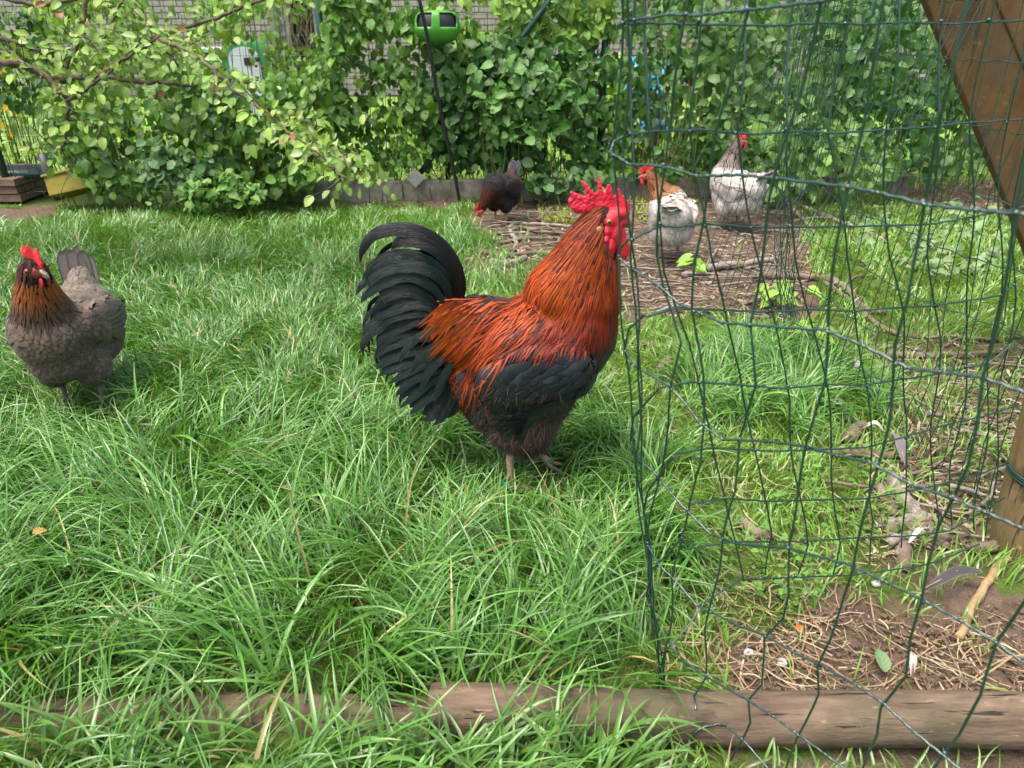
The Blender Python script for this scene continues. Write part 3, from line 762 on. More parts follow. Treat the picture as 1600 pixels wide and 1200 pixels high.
def mixc(a, b_, t): t = min(1, max(0, t)); return tuple(x + (y - x) * t for x, y in zip(a, b_))
def single_feather(name, pts, width, side, mat_, parent, col, col2, K=16, prof=None, fold=.15, nrm=None):
    C = catmull(pts, 10); C = [C[int(round(i * (len(C) - 1) / (K - 1)))] for i in range(K)]
    P = np.array([[tuple(c) for c in C]]); T = unit(np.gradient(P[0], axis=0)); 
    if nrm is not None: N = np.array([tuple(nrm.normalized())] * K); S = unit(np.cross(T, N)); N = unit(np.cross(S, T)); N = N * np.sign((N * np.array(tuple(nrm))).sum(1, keepdims=True))
    else: sd_ = np.array([tuple(Vector(side).normalized())] * K); N = unit(np.cross(T, sd_)); S = unit(np.cross(N, T))
    tt = np.linspace(0, 1, K); w = width * (np.minimum(1, .35 + tt * 2.2) * np.sqrt(np.maximum(0, 1 - np.maximum(0, (tt - .62) / .40) ** 2)) if prof is None else prof(tt))
    return link(name, ribbon_mesh(name, P, S[None], w[None], np.array([col]), N[None], fold, np.array([col2])), mat_, parent, False)
def eye(parent, c, side, r, iris):
    """eyeball with iris and pupil, side = outward direction"""
    s_ = Vector(side).normalized(); c = Vector(c)
    o = link('eye', blob_simple(c, r, s_, 1.0), iris, parent, False)
    p = link('pupil', blob_simple(c + s_ * r * .70, r * .52, s_, .8), eyeblack, o, False)
def blob_simple(c, r, s_, flat):
    V0, F0 = ico(); V = V0 * r
    V = V - np.outer(V @ np.array(s_), np.array(s_)) * (1 - flat)
    return np_mesh('eye', V + np.array(c), F0)
iris_h = plain('brown_iris', (.22, .07, .02), .15, .6, .3, 300, 0)
eyeblack, _n, _b = newmat('pupil_black', .12, .6); _b.inputs['Base Color'].default_value = (.004, .004, .004, 1)
iris_o = plain('orange_iris', (.45, .13, .02), .15, .6, .3, 300, 0)
f_gloss = feather_mat('glossy_black_feather', .36, .4, (.75, 1.0), None, .0, .3)
f_tail = feather_mat('tail_gloss', .30, .32, (.7, 1.0), None, .0, .9, 1.0)
f_hackle = feather_mat('hackle_feather', .42, .22, (.75, 1.0), .30, .0, .3)
f_scale = feather_mat('laced_feather', .65, .15, (.5, 1.0), None, .1, .45)
f_fluff = feather_mat('fluff_feather', .75, .2, (.8, 1.0), None, .2, .2)
skin_dark = plain('dark_down', (.02, .014, .011), .9, .1, .3, 60, .3)
comb_m = skin_mat('comb_skin', (.60, .013, .040), .45, 1.0, 300, dark=(.06, .02, .035))
face_m = skin_mat('face_skin', (.55, .012, .028), .45, .7, 500)
horn_m = plain('horn_beak', (.20, .15, .10), .4, .5, .4, 60, .1)
shank_m = skin_mat('shank_scales', (.42, .27, .20), .55, .8, 260)

# ------------------------------------------------------------------ the rooster, in profile
RY = ground(800, 746).y
ro = ground(815, 746); ro = Vector((ro.x, RY, 0))
rooster = empty('rooster', ro, 'large black rooster with orange red neck and saddle standing in the long grass', 'rooster')
RS = (RY * CA + (CAMH - .3) * SA) / FPX
def rp(px, py, y=0.0): return aty(px, py, RY) + Vector((0, y, 0)) - ro
def rpx(p): x, y, d = project(np.float64(p[0] + ro.x), np.float64(RY), np.float64(p[2])); return float(x), float(y)
u_ = RS
def E(px, py, rx, ry, rz, ang=0): return (rp(px, py), (rx * u_, ry * u_, rz * u_), Matrix.Rotation(R(ang), 4, 'Y'))
blobs = [E(825, 540, 118, 74, 76, -14), E(892, 520, 70, 66, 84, 12), E(905, 470, 62, 56, 60), E(745, 520, 74, 50, 56, -20), E(705, 505, 42, 30, 48, -10), E(815, 612, 84, 72, 72, 8), E(812, 662, 62, 62, 36), E(750, 590, 56, 46, 58, 25), E(893, 575, 40, 50, 52, 20), E(770, 630, 46, 44, 44, 30)]
blobs += chain([(rp(893, 462), (70 * u_, 54 * u_, 62 * u_)), (rp(913, 415), (50 * u_, 44 * u_, 46 * u_)), (rp(926, 375), (35 * u_, 34 * u_, 36 * u_)), (rp(940, 347), (25 * u_, 25 * u_, 26 * u_)), (rp(954, 343), (20 * u_, 19 * u_, 19 * u_))], 7)
for sy in (-1, 1):                                   # wing bulge, thigh
    c, r_, m_ = E(835, 560, 92, 14, 48, -12); blobs.append((c + Vector((0, sy * 70 * u_, 0)), r_, m_))
    c, r_, m_ = E(822, 640, 48, 30, 62, 0); blobs.append((c + Vector((0, sy * 40 * u_, 0)), r_, m_))
rb = Body('body', blob_mesh('body', blobs, .0055, 6), skin_dark, rooster)
FLOW = [((935, 335), (-.55, .85)), ((880, 400), (-.55, .83)), ((955, 420), (-.08, 1)), ((915, 420), (-.35, .93)), ((900, 500), (-.25, .97)), ((940, 500), (-.1, 1)), ((820, 470), (-.55, .83)), ((780, 500), (-.62, .78)), ((740, 480), (-.8, .6)), ((730, 540), (-.32, .95)), ((770, 530), (-.4, .92)), ((850, 560), (-.92, .38)), ((780, 590), (-.85, .5)),
        ((930, 570), (-.45, .9)), ((900, 620), (-.5, .86)), ((820, 640), (-.3, .95)), ((740, 620), (-.35, .93)), ((820, 690), (-.1, 1)), ((950, 350), (-.4, .9))]
def rflow(px, py):
    w = [1 / ((px - a[0]) ** 2 + (py - a[1]) ** 2 + 200) ** 1.5 for a, _ in FLOW]; S_ = sum(w)
    return Vector((sum(k * f[1][0] for k, f in zip(w, FLOW)) / S_, 0, -sum(k * f[1][1] for k, f in zip(w, FLOW)) / S_))
def hack_line(px): return np.interp(px, [790, 830, 880, 930, 965, 985], [452, 470, 503, 500, 478, 470])
def fn_fluff(p, n):
    px, py = rpx(p)
    if py < 560 + max(0, (px - 860)) * .3 or (px < 760 and py < 560): return None
    c = mixc((.022, .014, .011), (.125, .078, .055), random.random() ** 1.1) if py < 655 else mixc((.014, .010, .009), (.075, .050, .037), random.random() ** 1.5)
    return dict(d=rflow(px, py), L=random.uniform(.022, .042), W=random.uniform(.0006, .0013), col=c, col2=mixc(c, (.10, .06, .04), .35), lift=random.uniform(.003, .016), shape='hair', jit=.45)
def fn_under(p, n):                                   # dark contour feathers everywhere
    px, py = rpx(p)
    if (py < 345 and px > 925) or (px > 936 and py < 370) or (px > 951 and py < 396): return None
    if px > 955 and py < 410: return None
    L = .035 if py > 470 else .022
    c = jitc((.016, .012, .011), .3)
    if py > 585: c = jitc((.05, .032, .023), .4)
    if py < 420: c = jitc((.07, .012, .006), .4)
    return dict(d=rflow(px, py), L=L, W=L * .26, col=c, col2=mixc(c, (.06, .04, .03), .4), lift=.004, shape='round', jit=.2)
rb.plumage('contour_feathers', 5200, fn_under, f_fluff, .0075)
rb.plumage('fluff', 22000, fn_fluff, f_fluff, 0, 5, True)
def fn_breast(p, n):
    px, py = rpx(p)
    if not (px > 885 and 490 < py < 640 and px + (py - 500) * .5 > 915): return None
    c = jitc((.016, .017, .022), .35)
    return dict(d=rflow(px, py), L=.034, W=.0085, col=c, col2=(.055, .045, .045), lift=.004, shape='round', jit=.12)
rb.plumage('breast_feathers', 5200, fn_breast, f_gloss, .008)
def fn_wing(p, n):
    px, py = rpx(p)
    if not (745 < px < 938 and 526 + (870 - px) * .10 < py < 618 + max(0, 850 - px) * .14) or abs(p[1]) < .04: return None
    c = jitc((.010, .014, .018), .4)
    if random.random() < .10: c = jitc((.035, .04, .048), .3)
    big = np.interp(px, [760, 930], [1.35, .85])
    return dict(d=Vector((-.88, 0, -.45)), L=.046 * big, W=.0088 * big, col=c, col2=mixc(c, (.05, .055, .06), .6), lift=.009, shape='round', jit=.1)
rb.plumage('wing_coverts', 7000, fn_wing, f_gloss, .0095, 7)
def fn_shoulder(p, n):
    px, py = rpx(p)
    if not (780 < px < 922 and 478 < py < 514 + (870 - px) * .06) or abs(p[1]) < .03: return None
    c = jitc((.17, .016, .006), .45) if random.random() < .75 else jitc((.05, .012, .008), .4)
    if random.random() < .2: c = jitc((.27, .04, .010), .2)
    return dict(d=Vector((-.5, 0, -.85)), L=.044, W=.0029, col=c, col2=mixc(c, (.015, .006, .005), .55), lift=.009, shape='lance', jit=.13)
rb.plumage('shoulder_feathers', 16000, fn_shoulder, f_hackle, .0034, 6)
def fn_saddle(p, n):
    px, py = rpx(p)
    lim = np.interp(px, [690, 740, 800, 850], [540, 562, 525, 480])
    if not (695 < px < 850 and py < lim): return None
    r_ = random.random()
    c = jitc((.41, .060, .005), .3) if r_ < .6 else (jitc((.33, .035, .008), .3) if r_ < .85 else jitc((.05, .02, .012), .4))
    L = random.uniform(.06, .125) * np.interp(px, [690, 735, 770, 840], [1.2, 1.7, 1.2, .6])
    return dict(d=rflow(px, py) + Vector((0, (.35 if p[1] > 0 else -.35) * (abs(p[1]) < .04), 0)), L=L, W=random.uniform(.0015, .0026), col=c, col2=mixc(c, (.55, .14, .03), .35), lift=random.uniform(.005, .016), shape='lance', jit=.10)
rb.plumage('saddle_feathers', 16000, fn_saddle, f_hackle, .0029, 8)
def fn_hackle(p, n):
    px, py = rpx(p)
    if py > hack_line(px) - random.uniform(0, 26) or px < 800: return None
    if px > 941 and 326 < py < 368: return None
    if px > 950 and py < 395: return None
    if px > 942 and py < 335: return None
    h = (py - 320) / 180.; fr = (px - np.interp(py, [330, 400, 470], [915, 868, 805])) / 110.
    base = mixc((.20, .030, .008), (.40, .062, .004), min(1, h * 2.2)) if h < .5 else mixc((.40, .062, .004), (.23, .021, .004), (h - .5) * 2)
    base = mixc(base, (.19, .020, .007), max(0, fr - .35) * 1.25)
    if random.random() < .06: base = jitc((.14, .020, .008), .3)
    c = jitc(base, .28)
    L = np.interp(py, [320, 370, 430, 500], [.026, .055, .085, .085]) * random.uniform(.8, 1.1)
    return dict(d=rflow(px, py), L=L, W=random.uniform(.0012, .0019) * np.interp(py, [320, 380], [.6, 1]), col=c, col2=mixc(c, (.60, .15, .02), .3), lift=random.uniform(.003, .008), shape='lance', jit=.055)
rb.plumage('hackle_feathers', 34000, fn_hackle, f_hackle, .0022, 8)
# flight feathers closed under the coverts
for sy in (-1, 1):
    for k in range(9):
        a = (880 - k * 6, 588 + k * 3.5); b_ = (776 - k * 1 + 6 * abs(k - 4), 600 + k * 8.5)
        y = sy * (.107 - .002 * k); c = jitc((.010, .016, .017), .4)
        single_feather('flight_feather', [rp(a[0], a[1], y), rp((a[0] + b_[0]) / 2, (a[1] + b_[1]) / 2 + 5, y + sy * .008), rp(*b_, y - sy * .012)], .0105, (0, sy * .35, 1), f_gloss, rooster, c, mixc(c, (.06, .07, .07), .4))
# tail: sickles, side hangers and stiff tail feathers, each one its own part
TAIL = [([(716, 492), (722, 440), (700, 392), (660, 364), (620, 357), (585, 366), (568, 388), (563, 410)], 14), ([(712, 485), (712, 430), (690, 392), (655, 374), (625, 376), (612, 388)], 15),
        ([(708, 475), (690, 425), (655, 404), (610, 405), (580, 422), (567, 440)], 14), ([(705, 480), (680, 440), (640, 420), (605, 428), (585, 445), (575, 456)], 13), ([(704, 486), (670, 452), (630, 440), (602, 455), (590, 477)], 12),
        ([(702, 490), (672, 468), (645, 458), (612, 466), (594, 480)], 12), ([(700, 492), (668, 474), (640, 470), (615, 480), (604, 492)], 11), ([(700, 498), (664, 484), (630, 490), (606, 508), (598, 522)], 13),
        ([(690, 505), (650, 490), (612, 485), (588, 500), (579, 515), (582, 530)], 14), ([(695, 512), (655, 506), (622, 502), (600, 515), (597, 530)], 12), ([(694, 522), (660, 512), (632, 510), (608, 520), (598, 535)], 13),
        ([(694, 530), (660, 524), (630, 528), (606, 538), (600, 552)], 13), ([(694, 540), (662, 536), (632, 542), (610, 552), (602, 566)], 14), ([(696, 548), (665, 548), (636, 556), (614, 570)], 14),
        ([(698, 556), (668, 560), (640, 572), (622, 588)], 14), ([(700, 562), (676, 574), (650, 590), (630, 606)], 14), ([(702, 566), (684, 586), (660, 606), (645, 618)], 14), ([(706, 570), (694, 596), (676, 620), (664, 628)], 15),
        ([(712, 572), (704, 600), (690, 624), (682, 632)], 15), ([(722, 575), (718, 602), (708, 622), (702, 632)], 15),
        ([(706, 500), (680, 500), (655, 512), (638, 530), (632, 545)], 9), ([(706, 520), (684, 524), (662, 540), (648, 562)], 9), ([(712, 535), (690, 545), (672, 565), (662, 590)], 9), ([(716, 545), (702, 560), (690, 585), (684, 605)], 9)]
TPROF = lambda t: (1 + .035 * RNG.standard_normal(len(t))) * np.minimum(1, .35 + t * 2.0) * np.maximum(0, 1 - np.maximum(0, (t - .5) / .51) ** 2.2)
TAIL = TAIL + [([(690, 505), (645, 472), (606, 466), (578, 486), (570, 510)], 6), ([(694, 515), (640, 482), (600, 492), (580, 520), (584, 545)], 6), ([(694, 530), (650, 515), (612, 520), (592, 545), (600, 568)], 6), ([(696, 545), (650, 545), (616, 562), (606, 588)], 6), ([(708, 470), (680, 410), (640, 388), (600, 395), (580, 415), (578, 432)], 7), ([(700, 560), (665, 578), (634, 602), (628, 622)], 6)] + [([(x + random.uniform(-3, 3) + 5 * math.sin(j), y + 7 + random.uniform(-4, 4)) for j, (x, y) in enumerate(p)], w * .85) for p, w in TAIL[2:19]]
for i, (pts, w) in enumerate(TAIL):
    for sy in (-1, 1):
        if i == 0 and sy == 1: continue
        sp = (.006 + .0016 * i if i < 20 else (.05 if i < 24 else .007 + .0016 * (i - 22))) * sy; n_ = len(pts)
        P = [rp(x + (0 if sy < 0 else random.uniform(-9, 9)) * k / n_, y + (0 if sy < 0 else random.uniform(-9, 9)) * k / n_, sp + sy * .03 * (k / n_) * min(1, i / 8)) for k, (x, y) in enumerate(pts)]
        c = jitc((.003, .013, .010), .6) if i > 1 else jitc((.005, .005, .005), .3)
        single_feather('tail_feather', P, w * u_ * random.uniform(.58, .85), None, f_tail, rooster, c, mixc(c, (.02, .035, .035), .5), 26, TPROF, .26, Vector((-.15, (1 if sy > 0 else -1) * 1.0, .45)))
for k in range(7):                                     # red saddle hangers over the tail side
    x = 668 + k * 8
    for j in range(5):
        c = jitc((.46, .08, .012), .35); x2 = x + random.uniform(-6, 6); y2 = 492 + random.uniform(-22, 30)
        if j > 2 and k > 3: continue
        single_feather('saddle_hanger', [rp(x2 + 42, y2 - 16 + k, -.055), rp(x2 + 22, y2 - 6, -.068), rp(x2 - 8, y2 + 16 + j * 5, -.062)], .0034, (0, -.2, 1), f_hackle, rooster, c, mixc(c, (.6, .15, .03), .4), 8, lambda t: np.minimum(1, .5 + t * 2) * (1 - t ** 2.4) + .03)
# comb, face, wattles
def cz(pts): return [(860 + a / 8., 270 + b_ / 8.) for a, b_ in pts]
comb_px = cz([(985, 545), (1003, 430), (985, 352), (955, 330), (930, 345), (922, 275), (900, 292), (882, 275), (868, 205), (842, 192), (822, 205), (815, 270), (795, 300), (775, 270), (765, 170), (740, 140), (712, 142), (695, 180), (685, 245), (662, 240), (640, 140), (622, 65), (605, 55), (592, 85), (590, 230), (562, 262), (500, 205), (445, 130), (400, 95), (375, 100), (415, 180), (442, 262), (425, 290), (340, 258), (262, 225), (238, 238), (258, 300), (222, 320), (215, 355), (245, 430), (300, 490), (370, 508), (450, 475), (540, 450), (640, 470), (740, 500), (840, 520), (930, 550)])
cm = slab_mesh('comb', [(rp(x, y).x, rp(x, y).z) for x, y in comb_px], -.001, .0036, .0015, 5)
n_ = len(cm.vertices); co = np.empty(n_ * 3); cm.vertices.foreach_get('co', co); co = co.reshape(-1, 3)
zz = rp(905, 322); tipd = np.sqrt((co[:, 0] - zz.x) ** 2 + (co[:, 2] - zz.z) ** 2) / u_
co[:, 1] *= np.interp(tipd, [0, 20, 60], [2.4, 1.7, .8]) * (1 + .2 * (vnoise(co[:, 0], co[:, 2], 190, 3) - .5) + .28 * (vnoise(co[:, 0], co[:, 2], 420, 6) - .5)); co[:, 1] += .0012 * np.sin(co[:, 0] * 190 + 1) ; cm.vertices.foreach_set('co', co.ravel())
pig = np.interp((co[:, 0] - rp(905, 300).x) / u_, [-22, -8], [1, 0]) * np.interp(tipd, [8, 26], [0, 1]) * .85
at = cm.attributes.new('pig', 'FLOAT', 'POINT'); at.data.foreach_set('value', pig.astype(np.float32))
link('comb', cm, comb_m, rooster, False)
fb = [E(951, 345, 19, 25.5, 22), E(957, 362, 15, 26, 28), E(945, 356, 17, 29, 20), E(949, 381, 13, 31, 22), E(943, 368, 10, 33, 12), E(972, 345, 12, 13, 11), E(963, 332, 20, 19, 11)]
link('face', blob_mesh('face', fb, .0018, 4), face_m, rooster, False)
wb = []
for sy in (-1, 1):
    for (x, y, a, c_) in ((969, 372, 9, 22), (972, 387, 11, 17), (966, 362, 8, 16)):
        c, r_, m_ = E(x, y, a, 3.4, c_, -4); wb.append((c + Vector((0, sy * (7 + (y - 365) * .12) * u_, 0)), r_, m_))
    for (x, y, a, c_, an) in ((938, 366, 4.5, 14, -28), (946, 380, 4.5, 15, -24), (952, 392, 4, 8, -10)):   # loose skin fold behind
        c, r_, m_ = E(x, y, a, 3.5, c_, an); wb.append((c + Vector((0, sy * 21 * u_, 0)), r_, m_))
link('wattle', blob_mesh('wattle', wb, .0016, 3), face_m, rooster, False)
for sy in (-1, 1):
    c, r_, m_ = E(933, 352, 5, 2.5, 6, 10); lo = blob_mesh('ear_lobe', [(c + Vector((0, sy * 27.5 * u_, 0)), r_, m_)], .0015, 2)
    link('ear_lobe', lo, skin_mat('lobe_skin', (.36, .15, .07), .5, .5), rooster, False)
    link('eyelid', blob_mesh('eyelid', [(rp(949, 340) + Vector((0, sy * 24.3 * u_, 0)), (8.2 * u_, 2.6 * u_, 7 * u_), None)], .0012, 2), face_m, rooster, False)
    eye(rooster, rp(948.5, 340) + Vector((0, sy * 24.6 * u_, 0)), (.1, sy, .05), 4.6 * u_, iris_o)
bk = chain([(rp(969, 343), (6 * u_, 6.5 * u_, 6.5 * u_)), (rp(980, 345), (5 * u_, 4.6 * u_, 5 * u_)), (rp(987, 350), (2.4 * u_, 2 * u_, 3.4 * u_))], 6) + chain([(rp(968, 353), (4 * u_, 4.5 * u_, 3 * u_)), (rp(981, 354), (2.6 * u_, 2.6 * u_, 1.8 * u_))], 5)
link('beak', blob_mesh('beak', bk, .0012, 2), horn_m, rooster, False)
def leg(parent, hip, hock, ankle, fwd, r0, mat_, voxel, toe=.05):
    hip, hock, ankle = Vector(hip), Vector(hock), Vector(ankle); fwd = Vector(fwd).normalized(); lat = Vector((-fwd.y, fwd.x, 0))
    bl = chain([(hip, r0 * 1.5), (hock, r0 * 1.05), (hock.lerp(ankle, .5), r0 * .82), (ankle, r0 * 1.0)], 7)
    for a, l in ((0, 1), (.55, .85), (-.55, .85), (math.pi - .2, .5)):
        d = fwd * math.cos(a) + lat * math.sin(a); tip = ankle + d * toe * l; tip.z = r0 * .45; mid = ankle.lerp(tip, .5); mid.z = r0 * .95
        bl += chain([(ankle, r0 * .8), (mid, r0 * .6), (tip, r0 * .5), (tip + d * toe * .22 - Vector((0, 0, r0 * .15)), r0 * .16)], 5)
    return link('leg', blob_mesh('leg', bl, voxel, 3), mat_, parent, False)
leg(rooster, rp(800, 668, -.045), rp(797, 700, -.045), rp(797, 738, -.05), (.9, -.5, 0), .0088, shank_m, .0024, .062)
leg(rooster, rp(824, 668, .045), rp(828, 702, .045), rp(846, 730, .05), (1, -.1, 0), .0088, shank_m, .0024, .062)
rg = rp(797, 734, -.05); MB().tube([rg + Vector((math.cos(a) * .0125, math.sin(a) * .0125, .003 * math.sin(a))) for a in np.linspace(0, 2 * math.pi, 20)], .0042, 8).obj('leg_ring', plain('teal_ring', (.01, .22, .16), .4, .5, .1), rooster).location = (0, 0, 0)
# ------------------------------------------------------------------ the hens
def hen(label, px, yaw, neck, hyaw, hpitch, pal, tailspec, sc=1.0, nf=3000, lean=0.0, face=(.50, .03, .035), combs=1.0, fl=1.0, tailcol=None, legcol=None, ysh=0.0, fm=None):
    g = ground(*px); root = empty('hen', (g.x, g.y, float(gz(g.x, g.y)) - .004), label, 'hen', 'hens in the run')
    root.rotation_euler = (0, 0, R(yaw)); k = sc
    S3 = lambda *v: Vector(v) * k
    b = []
    def bl(c, r, a=0): b.append((S3(*c), tuple(x * k for x in r), Matrix.Rotation(R(a), 4, 'Y')))
    bl((-.02, 0, .215), (.125, .09, .085), -10 - lean); bl((.07, 0, .235), (.075, .082, .088)); bl((-.105, 0, .225), (.075, .07, .07)); bl((-.075, 0, .155), (.085, .088, .066), 15)
    bl((.05, 0, .165), (.07, .075, .06))
    for s in (-1, 1): bl((.012, s * .045, .125), (.05, .04, .055)); bl((-.03, s * .083, .225), (.105, .016, .055), -8)
    nk = [(S3(*p), r * k) for p, r in neck]; b += chain(nk, 8)
    t0 = S3(-.13, 0, .26); tdir = Vector(tailspec['dir']).normalized()
    b += chain([(S3(-.10, 0, .235), .055 * k), (t0 + tdir * .045 * k, .022 * k)], 5)
    bd = Body('body', blob_mesh('body', b, .006 * k, 14), skin_dark, root)
    hp = nk[-1][0]; nb = nk[0][0]
    HM = Matrix.Translation(hp) @ Matrix.Rotation(R(hyaw), 4, 'Z') @ Matrix.Rotation(R(hpitch), 4, 'Y') @ Matrix.Scale(k, 4)
    Hi = HM.inverted(); nl = (hp - nb).length; nax = (hp - nb).normalized()
    def inhead(p):
        q_ = Hi @ Vector(p); return q_.x > .009 and -.024 < q_.z < .013
    def flow(p):
        P = Vector(p) / k; h = (Vector(p) - nb).dot(nax) / nl
        nd = (Vector(p) - (nb + nax * max(0, h) * nl)).length
        if h > 0.0 and nd < .075 * k: return (-nax * 1.0 + Vector((-.12, 0, -.15))), h
        if P.z < .19: return Vector((-.35, 0, -.9)), -1
        if P.x > .06: return Vector((-.35, .0, -.9)), -1
        return Vector((-.9, 0, -.38)), -1
    def fn(p, n):
        if inhead(p): return None
        d, h = flow(p); c, c2 = pal(Vector(p) / k, h)
        if h > .25: return dict(d=d, L=.032 * k, W=.0032 * k, col=c, col2=c2, lift=.004, shape='lance', jit=.12)
        P = Vector(p) / k
        big = 1.25 if abs(P.y) > .07 and P.x < .03 and P.z > .19 else 1.0
        return dict(d=d, L=.03 * k * fl * big, W=.0092 * k * fl * big, col=c, col2=c2, lift=.0055 * fl, shape='round', jit=.16)
    bd.plumage('contour_feathers', nf * 3, fn, fm or f_scale, .0088 * k * fl, 6)
    def fnk(p, n):
        if inhead(p): return None
        d, h = flow(p)
        if h < .12: return None
        c, c2 = pal(Vector(p) / k, h)
        return dict(d=d, L=.035 * k, W=.0022 * k, col=c, col2=c2, lift=.004, shape='lance', jit=.12)
    bd.plumage('neck_feathers', nf, fnk, f_hackle, .0042 * k, 6)
    def fnf(p, n):
        P = Vector(p) / k
        if P.z > .165 and not (P.x < -.1 and P.z < .22): return None
        c, c2 = pal(P, -2)
        return dict(d=Vector((-.4, 0, -.8)), L=.026 * k, W=.0013 * k, col=c, col2=c2, lift=random.uniform(.002, .019 if fl > .9 else .008), shape='hair', jit=.6)
    bd.plumage('fluff', int(nf * 1.5), fnf, f_fluff, 0, 4, True)
    for s in (-1, 1):                                   # folded wing quills
        for j in range(5):
            c, c2 = pal(Vector((-.1, s * .09, .22)), -1)
            single_feather('flight_feather', [S3(.02 - j * .01, s * .098, .235 - j * .012), S3(-.06, s * .105, .225 - j * .013), S3(-.15 + j * .008, s * (.085 - .003 * j), .235 - j * .014)], .012 * k, (0, s * .3, 1), fm or f_scale, root, c, c2, 9)
    up = Vector((0, 0, 1)); lat = tdir.cross(up).normalized(); n = tailspec.get('n', 12)
    for j in range(n):
        a = (j / (n - 1) - .5); s = 1 if j % 2 else -1; L = tailspec['L'] * k * (1 - .35 * abs(a)) * random.uniform(.85, 1.1); tc = tailcol or pal(Vector((-.15, 0, .3)), -1)
        st = t0 + lat * a * .05 * k; d = (tdir + lat * a * tailspec['spread'] + Vector((0, 0, .12 * random.uniform(-1, 1)))).normalized()
        single_feather('tail_feather', [st, st + d * L * .5 + up * .008 * k, st + d * L + up * tailspec.get('curl', .0) * k], .0155 * k, lat + up * .25 * s, f_gloss if tailspec.get('gloss') else (fm or f_scale), root, jitc(tc[0], .25), tc[1], 10)
    # head furniture
    fm_ = skin_mat('hen_face_skin', face, .5, .5)
    def put(name, me, m_, par=None): me.transform(HM); return link(name, me, m_, par or root, False)
    put('face', blob_mesh('face', [(Vector((.007, 0, -.004)), (.0235, .0265, .0195), None), (Vector((.020, 0, -.004)), (.012, .013, .013), None)], .0014, 3), fm_)
    co_ = [(.030, .006), (.034, .020), (.026, .034), (.020, .026), (.012, .043), (.006, .029), (-.003, .046), (-.008, .029), (-.018, .040), (-.019, .025), (-.031, .028), (-.026, .016), (-.008, .016), (.012, .014)]
    cm_ = slab_mesh('comb', [(x * combs * 1.12, (z * 1.12 + .003) * combs + (1 - combs) * .012) for x, z in co_], -.001, .0026, .0014, 4)
    v_ = np.empty(len(cm_.vertices) * 3); cm_.vertices.foreach_get('co', v_); v_ = v_.reshape(-1, 3); v_[:, 1] += .004 * np.sin(v_[:, 0] * 130) * np.clip(v_[:, 2] / .03, 0, 1.3); cm_.vertices.foreach_set('co', v_.ravel())
    put('comb', cm_, skin_mat('hen_comb_skin', (.72, .03, .04), .42, .7))
    put('wattle', blob_mesh('wattle', [(Vector((.031, s * .008, -.023)), (.0075, .003, .014), Matrix.Rotation(R(10), 4, 'Y')) for s in (-1, 1)], .0012, 3), skin_mat('hen_wattle_skin', (.60, .03, .04), .45, .6))
    put('beak', blob_mesh('beak', chain([((.028, 0, .001), (.006, .0065, .0065)), ((.039, 0, -.001), (.005, .0045, .005)), ((.047, 0, -.006), (.002, .0018, .0025))], 5) + chain([((.028, 0, -.007), (.005, .005, .003)), ((.041, 0, -.009), (.0025, .003, .0018))], 4), .0011, 2), horn_m)
    for s in (-1, 1):
        o = put('eye', blob_simple((.013, s * .0232, .003), .0044, Vector((.2, s, .1)).normalized(), .8), iris_h)
        put('pupil', blob_simple((.0142, s * .0268, .0034), .0027, Vector((.2, s, .1)).normalized(), .6), eyeblack, o)
    lm = plain('hen_shank', legcol or (.13, .10, .09), .6, .4, .3, 120, .4)
    for s in (-1, 1): leg(root, S3(.01, s * .045, .10), S3(.0, s * .045, .065), S3(.012 + .012 * s, s * .047, .008), (1, s * .12, 0), .0072 * k, lm, .0024, .045 * k)
    return root
def pal_blue(p, h):                                     # blue-grey hen with copper neck
    dk = (.055, .045, .04)
    if h > .28: 
        c = mixc((.09, .06, .045), (.27, .075, .016), (h - .47) * 3.2); c = mixc(c, (.06, .02, .012), max(0, (h - .8) * 4)); return jitc(c, .3), mixc(c, (.05, .025, .018), .6)
    c = (.165, .130, .094) if h > -1.5 else (.21, .172, .132)
    if p.x < -.03 and p.z > .2: c = mixc(c, (.185, .155, .122), .7)
    if p.x > .04: c = mixc(c, (.135, .098, .072), .7)
    return jitc(c, .25), mixc(jitc(c, .2), (.035, .026, .021), .8) if h > -1.5 else jitc(c, .2)
hen('brown grey hen with copper neck facing the camera at the left edge', (137, 636), -86,
    [((.065, .0, .255), .070), ((.092, .012, .315), .050), ((.105, .024, .365), .035), ((.110, .030, .398), .026)], 62, 14, pal_blue,
    dict(dir=(-.42, -.22, .95), L=.10, spread=.06, n=6, curl=.02), sc=1.04, nf=5000, face=(.22, .035, .035), combs=1.0, fl=.80, legcol=(.16, .13, .11), tailcol=((.13, .11, .095), (.05, .04, .035)))
def pal_black(p, h):
    if h > .25:
        c = mixc((.03, .012, .009), (.085, .024, .012), h); return jitc(c, .4), mixc(c, (.02, .008, .006), .5)
    c = (.016, .013, .013) if p.x > -.06 else (.040, .026, .020); return jitc(c, .35), mixc(c, (.07, .055, .05), .35)
hen('black hen pecking at the ground in front of the concrete edging', (783, 345), -122,
    [((.085, .0, .225), .066), ((.132, -.012, .19), .044), ((.166, -.024, .145), .031), ((.182, -.03, .115), .024)], -16, 34, pal_black,
    dict(dir=(-.35, .05, .95), L=.12, spread=.3, n=8), sc=.80, nf=2200, face=(.5, .06, .06), fl=.75, tailcol=((.05, .05, .055), (.11, .11, .12)), legcol=(.35, .2, .16))
def pal_gold(p, h):
    if h > .1: 
        c = mixc((.34, .17, .07), (.24, .075, .022), h * 1.2); return jitc(c, .3), mixc(c, (.48, .33, .2), .4)
    c = mixc((.58, .53, .46), (.34, .30, .26), random.random() ** 2); return jitc(c, .15), mixc(c, (.27, .24, .22), .35)
